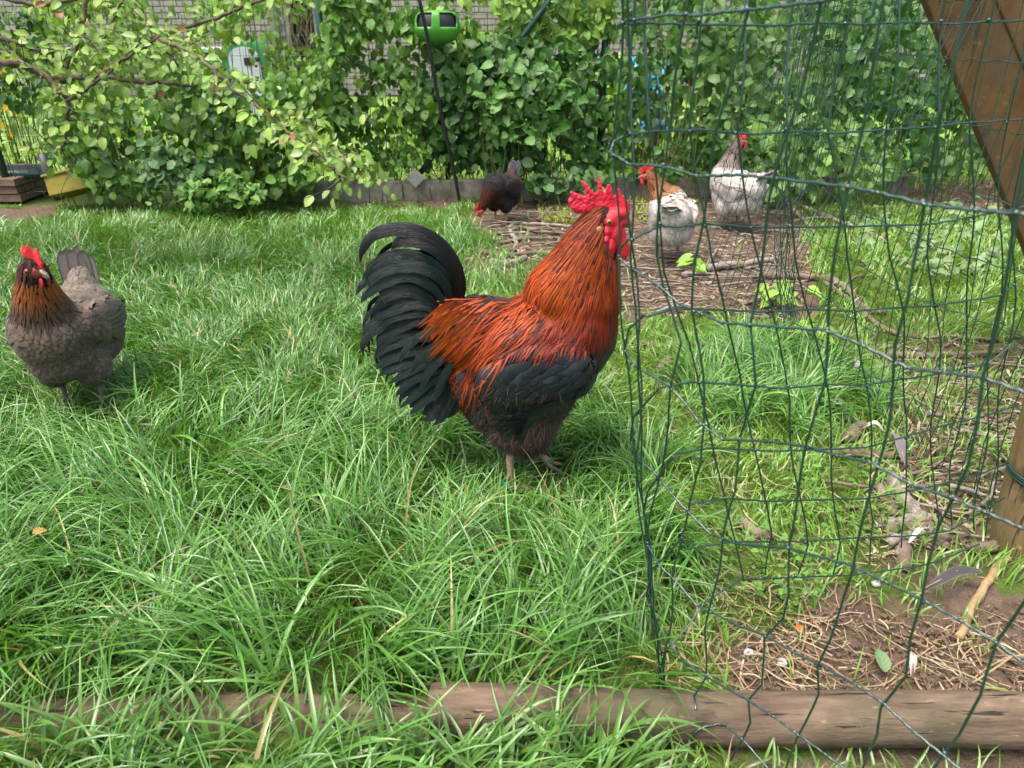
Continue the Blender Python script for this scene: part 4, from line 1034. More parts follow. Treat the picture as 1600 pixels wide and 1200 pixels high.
hen('pale hen with golden neck and red face looking left among the twigs', (1042, 404), 88,
    [((.065, .025, .265), .066), ((.075, .06, .31), .043), ((.08, .09, .345), .033), ((.08, .105, .368), .026)], 88, 12, pal_gold,
    dict(dir=(-.55, .75, .22), L=.12, spread=.55, n=10), sc=.93, nf=2200, lean=12, face=(.55, .04, .04), fl=1.05, tailcol=((.30, .28, .26), (.42, .40, .38)), legcol=(.22, .19, .17))
def pal_lav(p, h):
    if h > .2:
        c = mixc((.34, .29, .27), (.15, .105, .09), h * 1.2); return jitc(c, .3), mixc(c, (.38, .33, .30), .5)
    c = mixc((.58, .54, .49), (.36, .325, .29), random.random() ** 2); return jitc(c, .15), mixc(c, (.28, .255, .24), .4)
hen('tall pale grey hen seen from behind with its head turned right', (1140, 355), 118,
    [((.075, -.005, .265), .068), ((.075, -.025, .335), .043), ((.062, -.038, .395), .030), ((.055, -.045, .425), .025)], -118, 4, pal_lav,
    dict(dir=(-.75, -.42, .62), L=.12, spread=.3, n=10), sc=.96, nf=2600, lean=4, fl=1.05, face=(.55, .04, .04), combs=.8, tailcol=((.33, .31, .29), (.24, .22, .21)), legcol=(.20, .17, .15))

# ================================================================== FOLIAGE
def leaf_shape(kind):
    """rows along the leaf, half widths, base set-back, tooth"""
    if kind == 'heart': tt = [0, .08, .22, .42, .65, .85, 1]; ww = [.12, .36, .43, .34, .20, .08, 0]; back = .24
    elif kind == 'nettle': tt = [0, .08, .16, .27, .36, .48, .57, .70, .78, .90, 1]; ww = [.05, .30, .29, .37, .31, .34, .26, .25, .16, .12, 0]; back = .05
    elif kind == 'bramble': tt = [0, .10, .20, .33, .43, .57, .67, .80, .88, 1]; ww = [.04, .27, .30, .42, .38, .43, .34, .27, .17, 0]; back = .03
    else: tt = [0, .12, .3, .52, .75, .9, 1]; ww = [.04, .22, .31, .33, .25, .13, 0]; back = 0.0
    V = []; F = []; T = []; S = []; cols = (-1, -.55, 0, .55, 1) if kind in ('heart', 'oval') else (-1, 0, 1)
    fold, droop = {'heart': (.25, .18), 'nettle': (.30, .22), 'bramble': (.22, .15), 'oval': (.35, .25)}[kind]
    for t, w in zip(tt, ww):
        for s in cols:
            x = s * w; y = t - back * abs(s) ** 2 * max(0, 1 - t / .25)
            z = abs(x) * fold - droop * t * t + (.03 * math.sin(t * 17 + s * 2) * abs(s)); V.append((x, y, z)); T.append(t); S.append(s)
    c = len(cols)
    for i in range(len(tt) - 1):
        for j in range(c - 1): a = i * c + j; F.append((a, a + 1, a + c + 1, a + c))
    return np.array(V), np.array(F), np.array(T), np.array(S)
LEAF = {k_: leaf_shape(k_) for k_ in ('heart', 'nettle', 'bramble', 'oval')}
lm_obj, lm_att = leaf_mat('leaf_green', False), leaf_mat('leaf_green_mass', True)
LME = {}
for k_, (V, F, T, S) in LEAF.items():
    LME[k_] = np_mesh('leaf', V, F, True, t=T, s=S); LME[k_].materials.append(lm_obj)
def leaf_matrix(loc, tip, nrm, size):
    y = Vector(tip).normalized(); z = Vector(nrm); z = (z - y * z.dot(y)); z = z.normalized() if z.length > 1e-4 else y.orthogonal().normalized(); x = y.cross(z)
    w = size * random.uniform(.85, 1.1)
    return Matrix(((x.x * w, y.x * size, z.x * size, loc[0]), (x.y * w, y.y * size, z.y * size, loc[1]), (x.z * w, y.z * size, z.z * size, loc[2]), (0, 0, 0, 1)))
def leaves(root, specs, n_parts, name='leaf'):
    """specs: (kind, loc, tip, normal, size, colour) - the first n_parts become parts, the rest one mass"""
    rl = root.location
    for kind, loc, tip, nr, size, c in specs[:n_parts]:
        o = bpy.data.objects.new(name, LME[kind]); COL.objects.link(o); o.parent = root
        o.matrix_local = leaf_matrix(Vector(loc) - rl, tip, nr, size); o.color = (*c, 1)
    rest = specs[n_parts:]
    if rest:
        Vs, Fs, Ts, Ss, Cs, n = [], [], [], [], [], 0
        for kind, loc, tip, nr, size, c in rest:
            V, F, T, S = LEAF[kind]; M = np.array(leaf_matrix(Vector(loc) - rl, tip, nr, size))
            Vs.append(V @ M[:3, :3].T + M[:3, 3]); Fs.append(F + n); Ts.append(T); Ss.append(S); Cs.append(np.tile(c, (len(V), 1))); n += len(V)
        o = link('inner_leaves', np_mesh('inner_leaves', np.concatenate(Vs), np.concatenate(Fs), True, t=np.concatenate(Ts), s=np.concatenate(Ss), col=np.concatenate(Cs)), lm_att, root, False)
        o['kind'] = 'stuff'
stemm = plain('green_stem', (.09, .12, .035), .7, .3, .3, 40, .1); drym = plain('dry_brown_stem', (.20, .13, .075), .8, .2, .35, 40, .2)
def randpoly(poly):
    xs_, ys_ = [p[0] for p in poly], [p[1] for p in poly]
    while True:
        x, y = random.uniform(min(xs_), max(xs_)), random.uniform(min(ys_), max(ys_))
        if inpoly(np.array([x]), np.array([y]), poly)[0]: return x, y
def clump(name, label, cat, poly, Y0, Y1, kinds, n, n_parts, size, col, group=None, holes=(), hang=.7, colvar=.3, stems=10, stemmat=None, col2=None, out=(0, -1, .35), zmin=.02, flat=False):
    cx_ = sum(p[0] for p in poly) / len(poly); bot = max(p[1] for p in poly); Ym = (Y0 + Y1) / 2
    xr = aty(cx_, bot, Ym).x; root = empty(name, (xr, Ym, 0), label, cat, group); sp = []
    tries = 0; n = int(n * 2.4); n_parts = min(298, int(n_parts * 1.4))
    while len(sp) < n and tries < n * 6:
        tries += 1
        x, y = randpoly(poly)
        x += random.gauss(0, 5); y += random.gauss(0, 5)
        u = random.random() ** 1.3; dl_ = Y0 + (Y1 - Y0) * u; p = aty(x, y, dl_ + fy(aty(x, y, 4.36).x) - 4.36 if dl_ > 3.9 else dl_)
        if flat: p = ground(x, y); p.z = random.uniform(.01, .07)
        if p.z < (.005 if flat else zmin): continue
        if any(inpoly(np.array([x]), np.array([y]), h)[0] and random.random() < .93 for h in holes): continue
        if float(vnoise(x, y, .028, 11)) < (.40 if u < .45 else .25) and random.random() < .85: continue
        tip = Vector((random.gauss(0, .55), random.gauss(-.25, .35), -hang + random.gauss(0, .35)))
        nr = Vector(out) + Vector((random.gauss(0, .5), random.gauss(0, .35), random.gauss(0, .5)))
        c = mixc(col, col2 or col, random.random()); c = jitc(c, colvar)
        sp.append((u, (random.choice(kinds if random.random() < .7 else ['oval', 'nettle', 'bramble']), p, tip, nr, random.uniform(size[0] * .36, size[1] * .72) * (1 if u < .5 else .9), c)))
    sp.sort(key=lambda a: a[0]); leaves(root, [a[1] for a in sp], n_parts)
    for i in range(stems):
        x, y = randpoly(poly); Yk = random.uniform(Y0, Y1); p = aty(x, y, Yk + (fy(aty(x, y, 4.36).x) - 4.36 if Yk > 3.9 else 0))
        g = Vector((p.x + random.gauss(0, .08), p.y + random.uniform(-.02, .05), -.02)); mid = g.lerp(p, .5) + Vector((random.gauss(0, .05), random.gauss(0, .03), 0))
        if p.z < .03: continue
        MB().tube(catmull([g, mid, p], 6), lerp_list([.0035, .0018], 13), 5).obj('stem', stemmat or stemm, root)
    return root
# the leaf curtain on the back fence, plant by plant
GRN, YGR, DGR, LIM = (.072, .18, .028), (.135, .255, .032), (.042, .118, .022), (.21, .345, .04)
cabhole = [(370, 62), (416, 62), (416, 150), (370, 150)]
lawnholes = [[(525, 195), (645, 185), (650, 285), (525, 285)], [(0, 170), (62, 175), (70, 270), (0, 270)]]
clump('bindweed', 'heart leaved bindweed curtain left of the green feeder', 'bindweed', [(508, -30), (652, -30), (655, 120), (690, 180), (640, 205), (560, 200), (525, 235), (508, 160)], 4.16, 4.5, ['heart'], 620, 210, (.055, .095), YGR, holes=lawnholes, col2=GRN)
clump('bindweed', 'thin bindweed trailing on the mesh right above the diamond foot plate', 'bindweed', [(528, 190), (690, 185), (720, 285), (528, 285)], 4.22, 4.5, ['heart', 'nettle'], 190, 90, (.045, .075), GRN, col2=YGR, stems=16, zmin=.13)
clump('bindweed', 'bindweed curtain between the leaning rod and the brace, just below the feeder', 'bindweed', [(648, 60), (790, 60), (800, 190), (790, 275), (700, 275), (650, 190)], 4.22, 4.6, ['heart', 'bramble'], 560, 200, (.06, .10), GRN, col2=DGR, zmin=.15)
clump('bindweed', 'light leaved vine behind and right of the green feeder at the fence top', 'bindweed', [(648, -30), (960, -30), (960, 70), (800, 75), (700, 80), (650, 70)], 4.28, 4.6, ['heart', 'nettle'], 700, 170, (.055, .09), LIM, col2=GRN, holes=[[(735, 5), (775, 0), (775, 35), (740, 40)]])
clump('nettle', 'tall stinging nettles with star shaped tops in the middle of the back fence', 'nettle', [(742, 105), (880, 95), (905, 150), (870, 215), (770, 215), (745, 160)], 4.02, 4.22, ['nettle'], 190, 150, (.07, .11), (.085, .20, .045), col2=GRN, hang=.25, out=(0, -.6, .8), stems=14)
clump('bindweed', 'dense dark bindweed above the black hen, reaching the fence post', 'bindweed', [(770, 60), (975, 60), (985, 260), (930, 272), (770, 275)], 4.18, 4.55, ['heart'], 760, 250, (.05, .085), DGR, col2=GRN, zmin=.15)
clump('ground_elder', 'low broad leaves spilling over the concrete edging behind the rooster comb', 'weed', [(800, 262), (850, 255), (930, 262), (955, 285), (925, 300), (830, 300), (800, 290)], 4.02, 4.24, ['bramble'], 75, 75, (.06, .10), (.09, .19, .06), hang=.2, out=(0, -.5, .9), stems=6)
clump('bramble_bush', 'big dark bramble bush right of the yellow crate', 'bush', [(95, 120), (250, 95), (400, 120), (470, 200), (475, 290), (330, 300), (150, 300), (80, 240), (60, 160)], 3.95, 4.6, ['bramble', 'heart'], 1500, 290, (.055, .095), (.05, .125, .028), col2=YGR, holes=[lawnholes[1], cabhole], stems=24)
clump('bramble_shoots', 'pale green bramble shoots in front of the dark bush', 'weed', [(205, 235), (260, 215), (335, 250), (330, 285), (270, 305), (225, 285)], 3.82, 3.98, ['bramble'], 75, 75, (.06, .095), (.10, .20, .075), hang=.3, out=(0, -.6, .8), stems=8)
clump('nettle', 'low bright nettles at the lawn edge below the dark bush', 'nettle', [(265, 285), (350, 270), (410, 290), (405, 318), (290, 325), (240, 312)], 3.70, 3.98, ['nettle'], 120, 110, (.05, .085), (.13, .27, .05), hang=.15, out=(0, -.4, 1), stems=14)
clump('hedge_weeds', 'mixed leafy weeds under the apple twigs left of the fence post', 'weed', [(395, 130), (505, 60), (520, 250), (480, 300), (390, 295)], 4.05, 4.5, ['heart', 'nettle', 'bramble'], 560, 180, (.05, .09), YGR, col2=GRN, stems=20, holes=[cabhole])
clump('rose_bush', 'bush with small reddish fruits left of the fence post', 'bush', [(385, 85), (450, 65), (505, 90), (515, 160), (430, 160)], 4.42, 4.7, ['oval', 'nettle'], 260, 110, (.04, .065), (.12, .22, .05), col2=LIM, stems=12, holes=[cabhole])
clump('creeper', 'leafy creeper on the far left fence top behind the apple branches', 'creeper', [(-80, 20), (60, 20), (110, 120), (95, 180), (40, 175), (-80, 100)], 4.3, 4.6, ['heart', 'oval'], 330, 120, (.06, .09), GRN, col2=DGR)
clump('creeper', 'light green creeper high on the fence above the dark bush', 'creeper', [(60, -30), (510, -30), (505, 60), (380, 75), (250, 100), (100, 110), (50, 50)], 4.4, 4.9, ['heart', 'oval'], 620, 140, (.055, .085), LIM, col2=YGR, holes=[[(225, -40), (300, -40), (310, 65), (230, 60)], [(420, 0), (500, 0), (500, 120), (420, 120)], [(365, 60), (420, 60), (420, 150), (365, 150)]], stems=16)
rb_ = [(965, -30), (1120, -30), (1135, 290), (1000, 285), (970, 250)]
clump('dead_vine', 'tangle of dry brown vine stems among leaves behind the golden necked hen', 'vine', rb_, 4.15, 4.6, ['heart'], 520, 170, (.05, .085), DGR, col2=GRN, stems=34, stemmat=drym)
clump('nettle', 'tall nettle thicket behind the grey hen at right', 'nettle', [(1090, -30), (1330, -30), (1340, 180), (1300, 260), (1180, 270), (1100, 230)], 3.9, 4.75, ['nettle', 'heart'], 1100, 280, (.055, .095), (.07, .165, .035), col2=(.11, .21, .05), hang=.4, out=(0, -.7, .6), stems=40)
clump('nettle', 'dark nettle thicket behind the slanting boards at upper right', 'nettle', [(1310, -30), (1560, -30), (1640, 280), (1500, 275), (1360, 265), (1320, 150)], 3.9, 4.8, ['nettle', 'bramble'], 1000, 250, (.055, .095), DGR, col2=GRN, hang=.5, stems=30)
clump('bramble_bush', 'light bramble leaves at the hedge foot right of the grey hen', 'bush', [(1170, 200), (1260, 175), (1360, 190), (1420, 240), (1370, 290), (1215, 310), (1180, 270)], 3.7, 4.05, ['bramble', 'nettle'], 230, 170, (.06, .10), (.10, .20, .06), col2=YGR, hang=.35, out=(0, -.7, .7), stems=12)
clump('dock', 'long pale leaves of a weed patch on the ground at far right', 'weed', [(1330, 345), (1500, 325), (1610, 350), (1620, 420), (1480, 440), (1350, 420)], 2.75, 3.3, ['oval', 'bramble'], 150, 190, (.05, .08), (.17, .26, .11), hang=.05, out=(0, -.3, 1), stems=0, flat=True)
for lab, cpx, n_ in (('lime green leafy sprout beside the netting in the twig patch', (1205, 462), 11), ('small lime sprout at the feet of the golden necked hen', (1082, 412), 6), ('pale green sprout under the netting fold right of the twigs', (1262, 520), 8), ('leafy sprout with heart leaves by the crossed branch', (1248, 452), 5)):
    g = ground(cpx[0], cpx[1] + 18); root = empty('sprout', g, lab, 'sprout', 'sprouts between the twigs'); sp = []
    for i in range(n_):
        a = random.uniform(0, 6.28); h = random.uniform(.02, .075); p = g + Vector((math.cos(a) * random.uniform(.01, .06), math.sin(a) * .035, h)); sp.append(('heart', p, (math.cos(a), math.sin(a) - .4, -.25), (0, -.45, 1), random.uniform(.04, .062), jitc((.24, .42, .05), .2)))
        MB().tube([g, g.lerp(p, .5) + Vector((0, 0, .012)), p], .0013, 4).obj('stem', stemm, root)
    leaves(root, sp, n_)
# berries on the rose bush, flowers at far left
bm_ = plain('berry_red', (.22, .05, .03), .5, .4, .3, 200, .1); rbsh = [o for o in COL.objects if o.name.startswith('rose_bush')][0]
for p in ((402, 103), (408, 106), (414, 104), (418, 112), (428, 100), (366, 65), (372, 66), (470, 101), (480, 62), (425, 112)):
    c = aty(p[0] + random.uniform(-3, 3), p[1], 4.4); MB()
    V0, F0_ = ico(); o = link('fruit', np_mesh('fruit', V0 * .0085 * random.uniform(.8, 1.2) + np.array(c - rbsh.location), F0_), bm_, rbsh, False)
ym_ = plain('yellow_petal', (.75, .50, .02), .6, .3, .15, 80, 0); g = aty(0, 270, 4.9); fl_ = empty('yellow_flower', (g.x, 4.9, 0), 'tall plant with yellow flowers behind the fence at the left edge', 'flower')
for i in range(30):
    c = aty(random.uniform(-40, 24), random.uniform(95, 218), 4.9 + random.uniform(-.1, .15)); n_ = 8; V = [c]; F = []
    for k_ in range(n_ * 2):
        a = math.pi * k_ / n_; r_ = .028 if k_ % 2 else .012; V.append(c + Vector((math.cos(a) * r_, -.008 if k_ % 2 else 0, math.sin(a) * r_)))
    F = [(0, 1 + k_, 1 + (k_ + 1) % (2 * n_)) for k_ in range(2 * n_)]; MB().add(V, F).obj('flower_head', ym_, fl_)
    MB().tube([(c.x, c.y + .01, c.z), (c.x + random.gauss(0, .03), c.y + .02, 0)], .002, 4).obj('stem', stemm, fl_)
sp = [('oval', aty(random.uniform(-60, 40), random.uniform(110, 260), 4.9 + random.uniform(0, .2)), (random.gauss(0, .7), -.3, random.gauss(-.1, .5)), (0, -1, .5), random.uniform(.05, .09), jitc(LIM, .3)) for i in range(130)]
leaves(fl_, sp, 40)
# rough growth beyond the fence: one mass behind the curtain
sp = []
bgr = empty('garden_shrubbery', (0, 5.4, 0), 'leafy shrubbery in the neighbouring garden seen through gaps in the vines', 'shrubbery')
for i in range(5200):
    x = random.uniform(-3.2, 5.2); y = random.uniform(5.0, 6.3)
    if x < .35: zmax = .18 + .22 * random.random()
    elif x < .9: zmax = .7
    else: zmax = 1.5
    if x < .35 and random.random() < .72: continue
    z = random.uniform(.02, zmax); sp.append((random.choice(['oval', 'heart', 'nettle']), Vector((x, y, z)), (random.gauss(0, .6), random.gauss(-.2, .4), random.gauss(-.4, .4)), (random.gauss(0, .4), -.8, random.gauss(.5, .4)), random.uniform(.06, .11), jitc(mixc(YGR, LIM, random.random()) if x < .9 else GRN, .3)))
leaves(bgr, sp, 0)

# ------------------------------------------------------------------ apple tree reaching in at the upper left
AY = 2.95
barkm = wood_mat('lichen_bark', (.06, .045, .035), (.14, .115, .085), (3, 3, 3), (.22, .20, .045), .85, 9, .3)
apple = empty('apple_tree', (-2.75, 2.9, 0), 'apple tree branches with curled light green leaves hanging in from the upper left', 'tree')
MB().tube(catmull([(-2.75, 2.9, -.05), (-2.72, 2.9, .5), (-2.7, 2.92, 1.0), (-2.62, 2.95, 1.6), (-2.5, 3.0, 2.2)], 6), lerp_list([.11, .085, .075, .06, .045], 25), 12).obj('trunk', barkm, apple)
BR = [([(-260, 20), (-120, 55), (0, 92), (60, 112), (100, 125), (150, 121), (220, 128), (310, 134)], .020, .006, 0), ([(-20, 92), (50, 106), (85, 135), (106, 158), (104, 188), (101, 220), (96, 236)], .013, .004, -.1), ([(-200, 10), (0, 60), (40, 72), (80, 82)], .012, .005, .05),
      ([(150, 121), (190, 92), (240, 60), (330, 30), (390, 8), (450, -20)], .010, .004, .05), ([(140, -30), (130, 30), (118, 75), (104, 108)], .009, .005, 0), ([(210, -30), (178, 28), (156, 74)], .006, .0035, -.05), ([(248, 62), (300, 82), (345, 122), (400, 166), (450, 205), (500, 242), (540, 280)], .008, .003, -.15),
      ([(104, 160), (140, 135), (200, 88), (250, 58)], .006, .004, -.1), ([(250, 64), (282, 108), (300, 128)], .004, .002, 0), ([(165, 74), (250, 72), (330, 48)], .004, .002, .1), ([(500, 242), (525, 235), (560, 250), (590, 285)], .004, .002, -.15), ([(450, 205), (470, 190), (505, 200)], .004, .002, -.12), ([(-150, -40), (-20, -10), (60, 8), (150, -12)], .012, .006, .1), ([(96, 236), (70, 225), (50, 235)], .003, .002, -.1), ([(104, 190), (150, 185), (180, 195)], .003, .002, -.1)]
spec = []
for bi_, (pts, r0, r1, dy) in enumerate(BR):
    P = [aty(x, y, AY + dy - .12 * (i / len(pts)) * (bi_ == 6) * 4) for i, (x, y) in enumerate(pts)]
    C = catmull(P, 7); C = [c + Vector((random.gauss(0, .003), random.gauss(0, .006), random.gauss(0, .003))) for c in C]
    MB().tube(C, lerp_list([r0, r1], len(C)), 7).obj('branch', barkm, apple)
    if bi_ in (0, 12, 2) and P[0].x < -2.0: MB().tube([Vector((-2.68, 2.93, P[0].z - .1)), C[0].lerp(Vector((-2.68, 2.93, P[0].z - .1)), .4), C[0]], [r0 * 1.6, r0 * 1.2, r0], 8).obj('limb', barkm, apple)
    dens = {0: 46, 1: 26, 2: 18, 3: 52, 4: 26, 5: 22, 6: 66, 7: 22, 8: 12, 9: 26, 10: 46, 11: 20, 12: 24, 13: 10, 14: 14}[bi_]
    for i in range(int(dens * 2.6)):
        c = C[random.randint(0, len(C) - 1)]; k_ = Vector((random.gauss(0, .04), random.gauss(0, .06), random.gauss(-.005, .035)))
        lim = random.random(); col_ = (.15, .27, .04) if lim < .5 else ((.22, .34, .05) if lim < .88 else (.30, .38, .12))
        if random.random() < .02: col_ = (.24, .11, .04)
        if bi_ in (6, 10, 11) and random.random() < .25: col_ = (.30, .38, .17)
        spec.append(('oval', c + k_, k_ * 14 + Vector((random.gauss(0, .5), random.gauss(-.3, .4), random.gauss(-.35, .4))), (random.gauss(0, .5), -.7 + random.gauss(0, .4), .7), random.uniform(.022, .047), jitc(col_, .22)))
    for i in range(7):
        c = C[random.randint(1, len(C) - 1)]; d_ = Vector((random.gauss(0, .05), random.gauss(0, .05), random.gauss(0, .05)))
        MB().tube(catmull([c, c + d_ * .6 + Vector((0, 0, random.gauss(0, .008))), c + d_ * 1.4], 3), lerp_list([.0022, .001], 7), 4).obj('twig', barkm, apple)
random.shuffle(spec); leaves(apple, spec, 295)
am = plain('unripe_apple', (.20, .27, .06), .45, .4, .25, 90, .05)
for p in ((384, 125), (394, 137), (437, 180), (470, 187), (163, 120), (455, 178)):
    c = aty(p[0], p[1], AY - .15); V0, F0_ = ico(); link('apple', np_mesh('apple', V0 * np.array((.014, .014, .015)) + np.array(c - apple.location), F0_), am, apple, False)
# ================================================================== STICKS, FEATHERS AND LITTER
stickm = [wood_mat('stick_bark', (.10, .07, .05), (.24, .185, .14), (4, 4, 4), None, .85, 8, .4), wood_mat('grey_stick', (.16, .13, .11), (.34, .29, .25), (4, 4, 4), None, .85, 8, .4), wood_mat('tan_stick', (.25, .16, .08), (.42, .29, .16), (4, 4, 4), None, .7, 8, .2)]
def stick(pts, r, label, mi=0, z0=None, fork=None, group=None, name='stick'):
    r *= 1.15; P = []
    for i, p in enumerate(pts):
        zz_ = p[2] if len(p) > 2 else r * .8
        g = ground(p[0], p[1], zz_); g.z = zz_ + float(gz(g.x, g.y)); P.append(g)
    C = catmull(P, 6); C = [c + Vector((random.gauss(0, r * .2), random.gauss(0, r * .2), random.gauss(0, r * .15))) for c in C]
    root = empty(name, C[0], label, 'stick', group)
    MB().tube(C, [r * k_ * random.uniform(.9, 1.1) for k_ in lerp_list([1.0, 1.05, .7], len(C))], 8).obj('shaft', stickm[mi], root)
    for f in (fork or ()):
        c = C[int(f[0] * (len(C) - 1))]; e = ground(f[1], f[2], r * .8); MB().tube(catmull([c, c.lerp(e, .5) + Vector((0, 0, r)), e], 4), lerp_list([r * .6, r * .3], 9), 6).obj('side_twig', stickm[mi], root)
    return root
stick([(800, 348), (797, 358), (806, 374), (803, 388)], .009, 'thick pale stick pointing away from the feet of the black hen', 1)
stick([(822, 402), (795, 410), (768, 408), (785, 425)], .012, 'stubby grey stick lying above the back of the rooster', 1)
stick([(690, 392), (740, 389), (790, 396), (850, 394), (880, 398)], .010, 'long bent branch passing behind the rooster from the tail side', 0, fork=[(.5, 800, 402)])
stick([(800, 346), (850, 349), (900, 353)], .007, 'straight thin stick left of the rooster comb', 1)
stick([(778, 362), (815, 354), (845, 361), (885, 366)], .009, 'kinked stick just below the straight thin one by the comb', 0)
stick([(842, 340), (865, 322), (900, 316)], .009, 'brown stick slanting up towards the concrete edging right of the black hen', 0)
stick([(775, 378), (820, 372), (870, 372)], .008, 'brown stick left of the rooster neck', 0)
stick([(1068, 428), (1110, 418), (1160, 412), (1215, 406)], .013, 'heavy grey stick under the netting below the two pale hens', 1, fork=[(.3, 1120, 392)])
stick([(1180, 430), (1250, 430), (1300, 436), (1330, 452), (1352, 480), (1385, 484)], .012, 'long forked branch curving through the netting at right', 0, fork=[(.5, 1350, 430)])
stick([(1290, 440), (1335, 470), (1375, 505), (1420, 520), (1500, 524), (1560, 528)], .008, 'thin branch running right from the forked branch', 0)
stick([(1225, 312), (1290, 335), (1350, 360), (1390, 380)], .010, 'bleached branch slanting down from the hedge foot at right', 1, fork=[(.4, 1240, 345)])
stick([(1215, 305), (1255, 340), (1285, 375)], .008, 'second bleached branch at the hedge foot, left of the first', 1)
stick([(985, 535), (1040, 540), (1100, 540), (1150, 545), (1172, 532)], .008, 'brown stick across the grass right of the rooster chest', 0, fork=[(.6, 1160, 550)])
stick([(940, 612), (952, 590), (960, 578)], .009, 'short pale stick end right of the rooster thigh', 1)
stick([(1028, 585), (1040, 572), (1045, 562)], .011, 'dark stub sticking up from the grass under the netting', 0)
stick([(1355, 548), (1420, 552), (1480, 552), (1560, 548)], .009, 'straight brown stick across the bare soil at right', 0)
stick([(1322, 690), (1338, 673), (1350, 664)], .014, 'short thick dark stick beside the loose grey feather', 0)
stick([(1300, 706), (1350, 709), (1402, 712)], .010, 'brown stick lying flat just below the grey feather', 0)
stick([(1385, 742), (1420, 790), (1448, 822)], .012, 'longest stick of the woodpile slanting towards the post', 1)
stick([(1372, 762), (1390, 790), (1396, 806)], .010, 'left slanting stick of the small woodpile by the post', 0)
stick([(1375, 818), (1420, 815), (1462, 812)], .010, 'level stick on the small woodpile by the post', 1)
stick([(1380, 828), (1420, 825), (1456, 822)], .010, 'second level stick of the small woodpile, under the first', 0)
stick([(1390, 848), (1425, 838), (1455, 832)], .009, 'pale stick at the near side of the small woodpile', 1)
stick([(1412, 884), (1414, 860), (1416, 846)], .011, 'upright pointing stump in front of the small woodpile', 0)
stick([(1465, 838), (1478, 858)], .010, 'short stick between the woodpile and the post', 0)
stick([(1500, 990), (1520, 948), (1540, 912), (1566, 878), (1600, 866), (1640, 864)], .006, 'light tan bent stick on the soil at the right edge', 2)
stick([(1160, 815), (1185, 830), (1210, 838)], .011, 'half buried dark stick in the short grass under the netting', 0)
stick([(1520, 858), (1560, 855), (1590, 853)], .009, 'brown stick lying at the foot of the wooden post', 0)
stick([(1380, 405), (1460, 420), (1540, 424)], .006, 'thin dry stem in the weeds at far right', 1)
def tz(px, py): return ground(px, py)
zones = [([(760, 320), (860, 300), (1000, 300), (1180, 305), (1260, 340), (1260, 430), (1230, 495), (1000, 495), (950, 440), (850, 400), (740, 385)], 190), ([(1320, 530), (1600, 520), (1600, 700), (1500, 860), (1350, 880), (1360, 700)], 45), ([(1150, 960), (1400, 940), (1600, 940), (1600, 1080), (1160, 1080)], 0)]
TWL = [None, ('small dead twig on the bare soil beside the wooden post', 'twig', 'small twigs by the wooden post'), ('small dead twig in the straw behind the front log', 'twig', 'small twigs in the straw')]
for zi, (poly, n_) in enumerate(zones):
    for _ in range(n_):
        x, y = randpoly(poly); a = random.gauss(0, .5); g = ground(x, y); L = random.uniform(.05, .22); r = random.uniform(.0022, .006); d = Vector((math.cos(a), math.sin(a), 0)); z = float(gz(g.x, g.y)) + r + random.uniform(0, .012)
        P = [Vector((g.x, g.y, z)) + d * L * (t - .5) + Vector((random.gauss(0, .007), random.gauss(0, .007), random.uniform(-.002, .008))) for t in (0, .35, .7, 1)]
        C = catmull(P, 3); o = MB().tube([c - Vector((g.x, g.y, z)) for c in C], lerp_list([r, r * .6], len(C)), 5).obj('twig', random.choice(stickm[:2])); o.location = (g.x, g.y, z)
        tag(o, *(TWL[zi] or (('small dead twig on the ground between the black hen and the rooster', 'twig', 'small twigs between black hen and rooster') if x < 900 else ('small dead twig around the feet of the golden necked pale hen', 'twig', 'small twigs around the golden necked hen') if x < 1110 else ('small dead twig on soil below and right of the grey hen', 'twig', 'small twigs near the grey hen'))))
# straw, needles and bark flakes: nobody could count them
def litter(name, n, zones_, L, W, cols, K=5, mat_=None, flat=.01):
    P = []; S = []; Cc = []; Ws = []
    while len(P) < n:
        poly = zones_[random.randrange(len(zones_))]; x, y = randpoly(poly); g = ground(x, y); a = random.uniform(0, 6.28); l = random.uniform(*L); cv = random.gauss(0, 1.2); z = float(gz(g.x, g.y)) + .002 + random.random() ** 2 * flat
        row = []; d = a; p = Vector((g.x, g.y, z)); sl = random.gauss(0, .10)
        for k_ in range(K):
            row.append(tuple(p)); p = p + Vector((math.cos(d), math.sin(d), sl)) * (l / K); d += cv / K; p.z = max(p.z, float(gz(p.x, p.y)) + .001)
        P.append(row); S.append([(-math.sin(a), math.cos(a), 0.2)] * K); Cc.append(jitc(random.choice(cols), .3)); Ws.append([random.uniform(*W)] * K)
    me_ = ribbon_mesh(name, np.array(P), unit(np.array(S)), np.array(Ws), np.array(Cc))
    return tag(link(name, me_, mat_ or strawm), kind='stuff')
strawm, nt, b = newmat('straw', .7, .25); q = NT(nt); q.put(b.inputs['Base Color'], q.attr('col', 'Color'))
stz = [(1155, 1010), (1250, 940), (1480, 965), (1600, 930), (1640, 1090), (1140, 1090)]
litter('broken_straw', 700, [stz], (.006, .02), (.0005, .0015), [(.15, .105, .06), (.10, .068, .04), (.22, .165, .10)], K=3)
litter('straw', 400, [stz, stz, [(1020, 960), (1200, 900), (1300, 960), (1160, 1085), (1030, 1085)]], (.03, .13), (.0005, .0014), [(.26, .18, .095), (.31, .23, .13), (.17, .11, .06), (.36, .29, .18)])
litter('dry_litter', 4600, [zones[0][0], zones[0][0], zones[0][0], zones[1][0], [(1395, 285), (1640, 287), (1640, 345), (1480, 330)], [(640, 380), (960, 390), (960, 450), (760, 440)]], (.015, .07), (.0012, .0035), [(.20, .14, .09), (.30, .22, .15), (.10, .065, .045), (.38, .30, .21)])
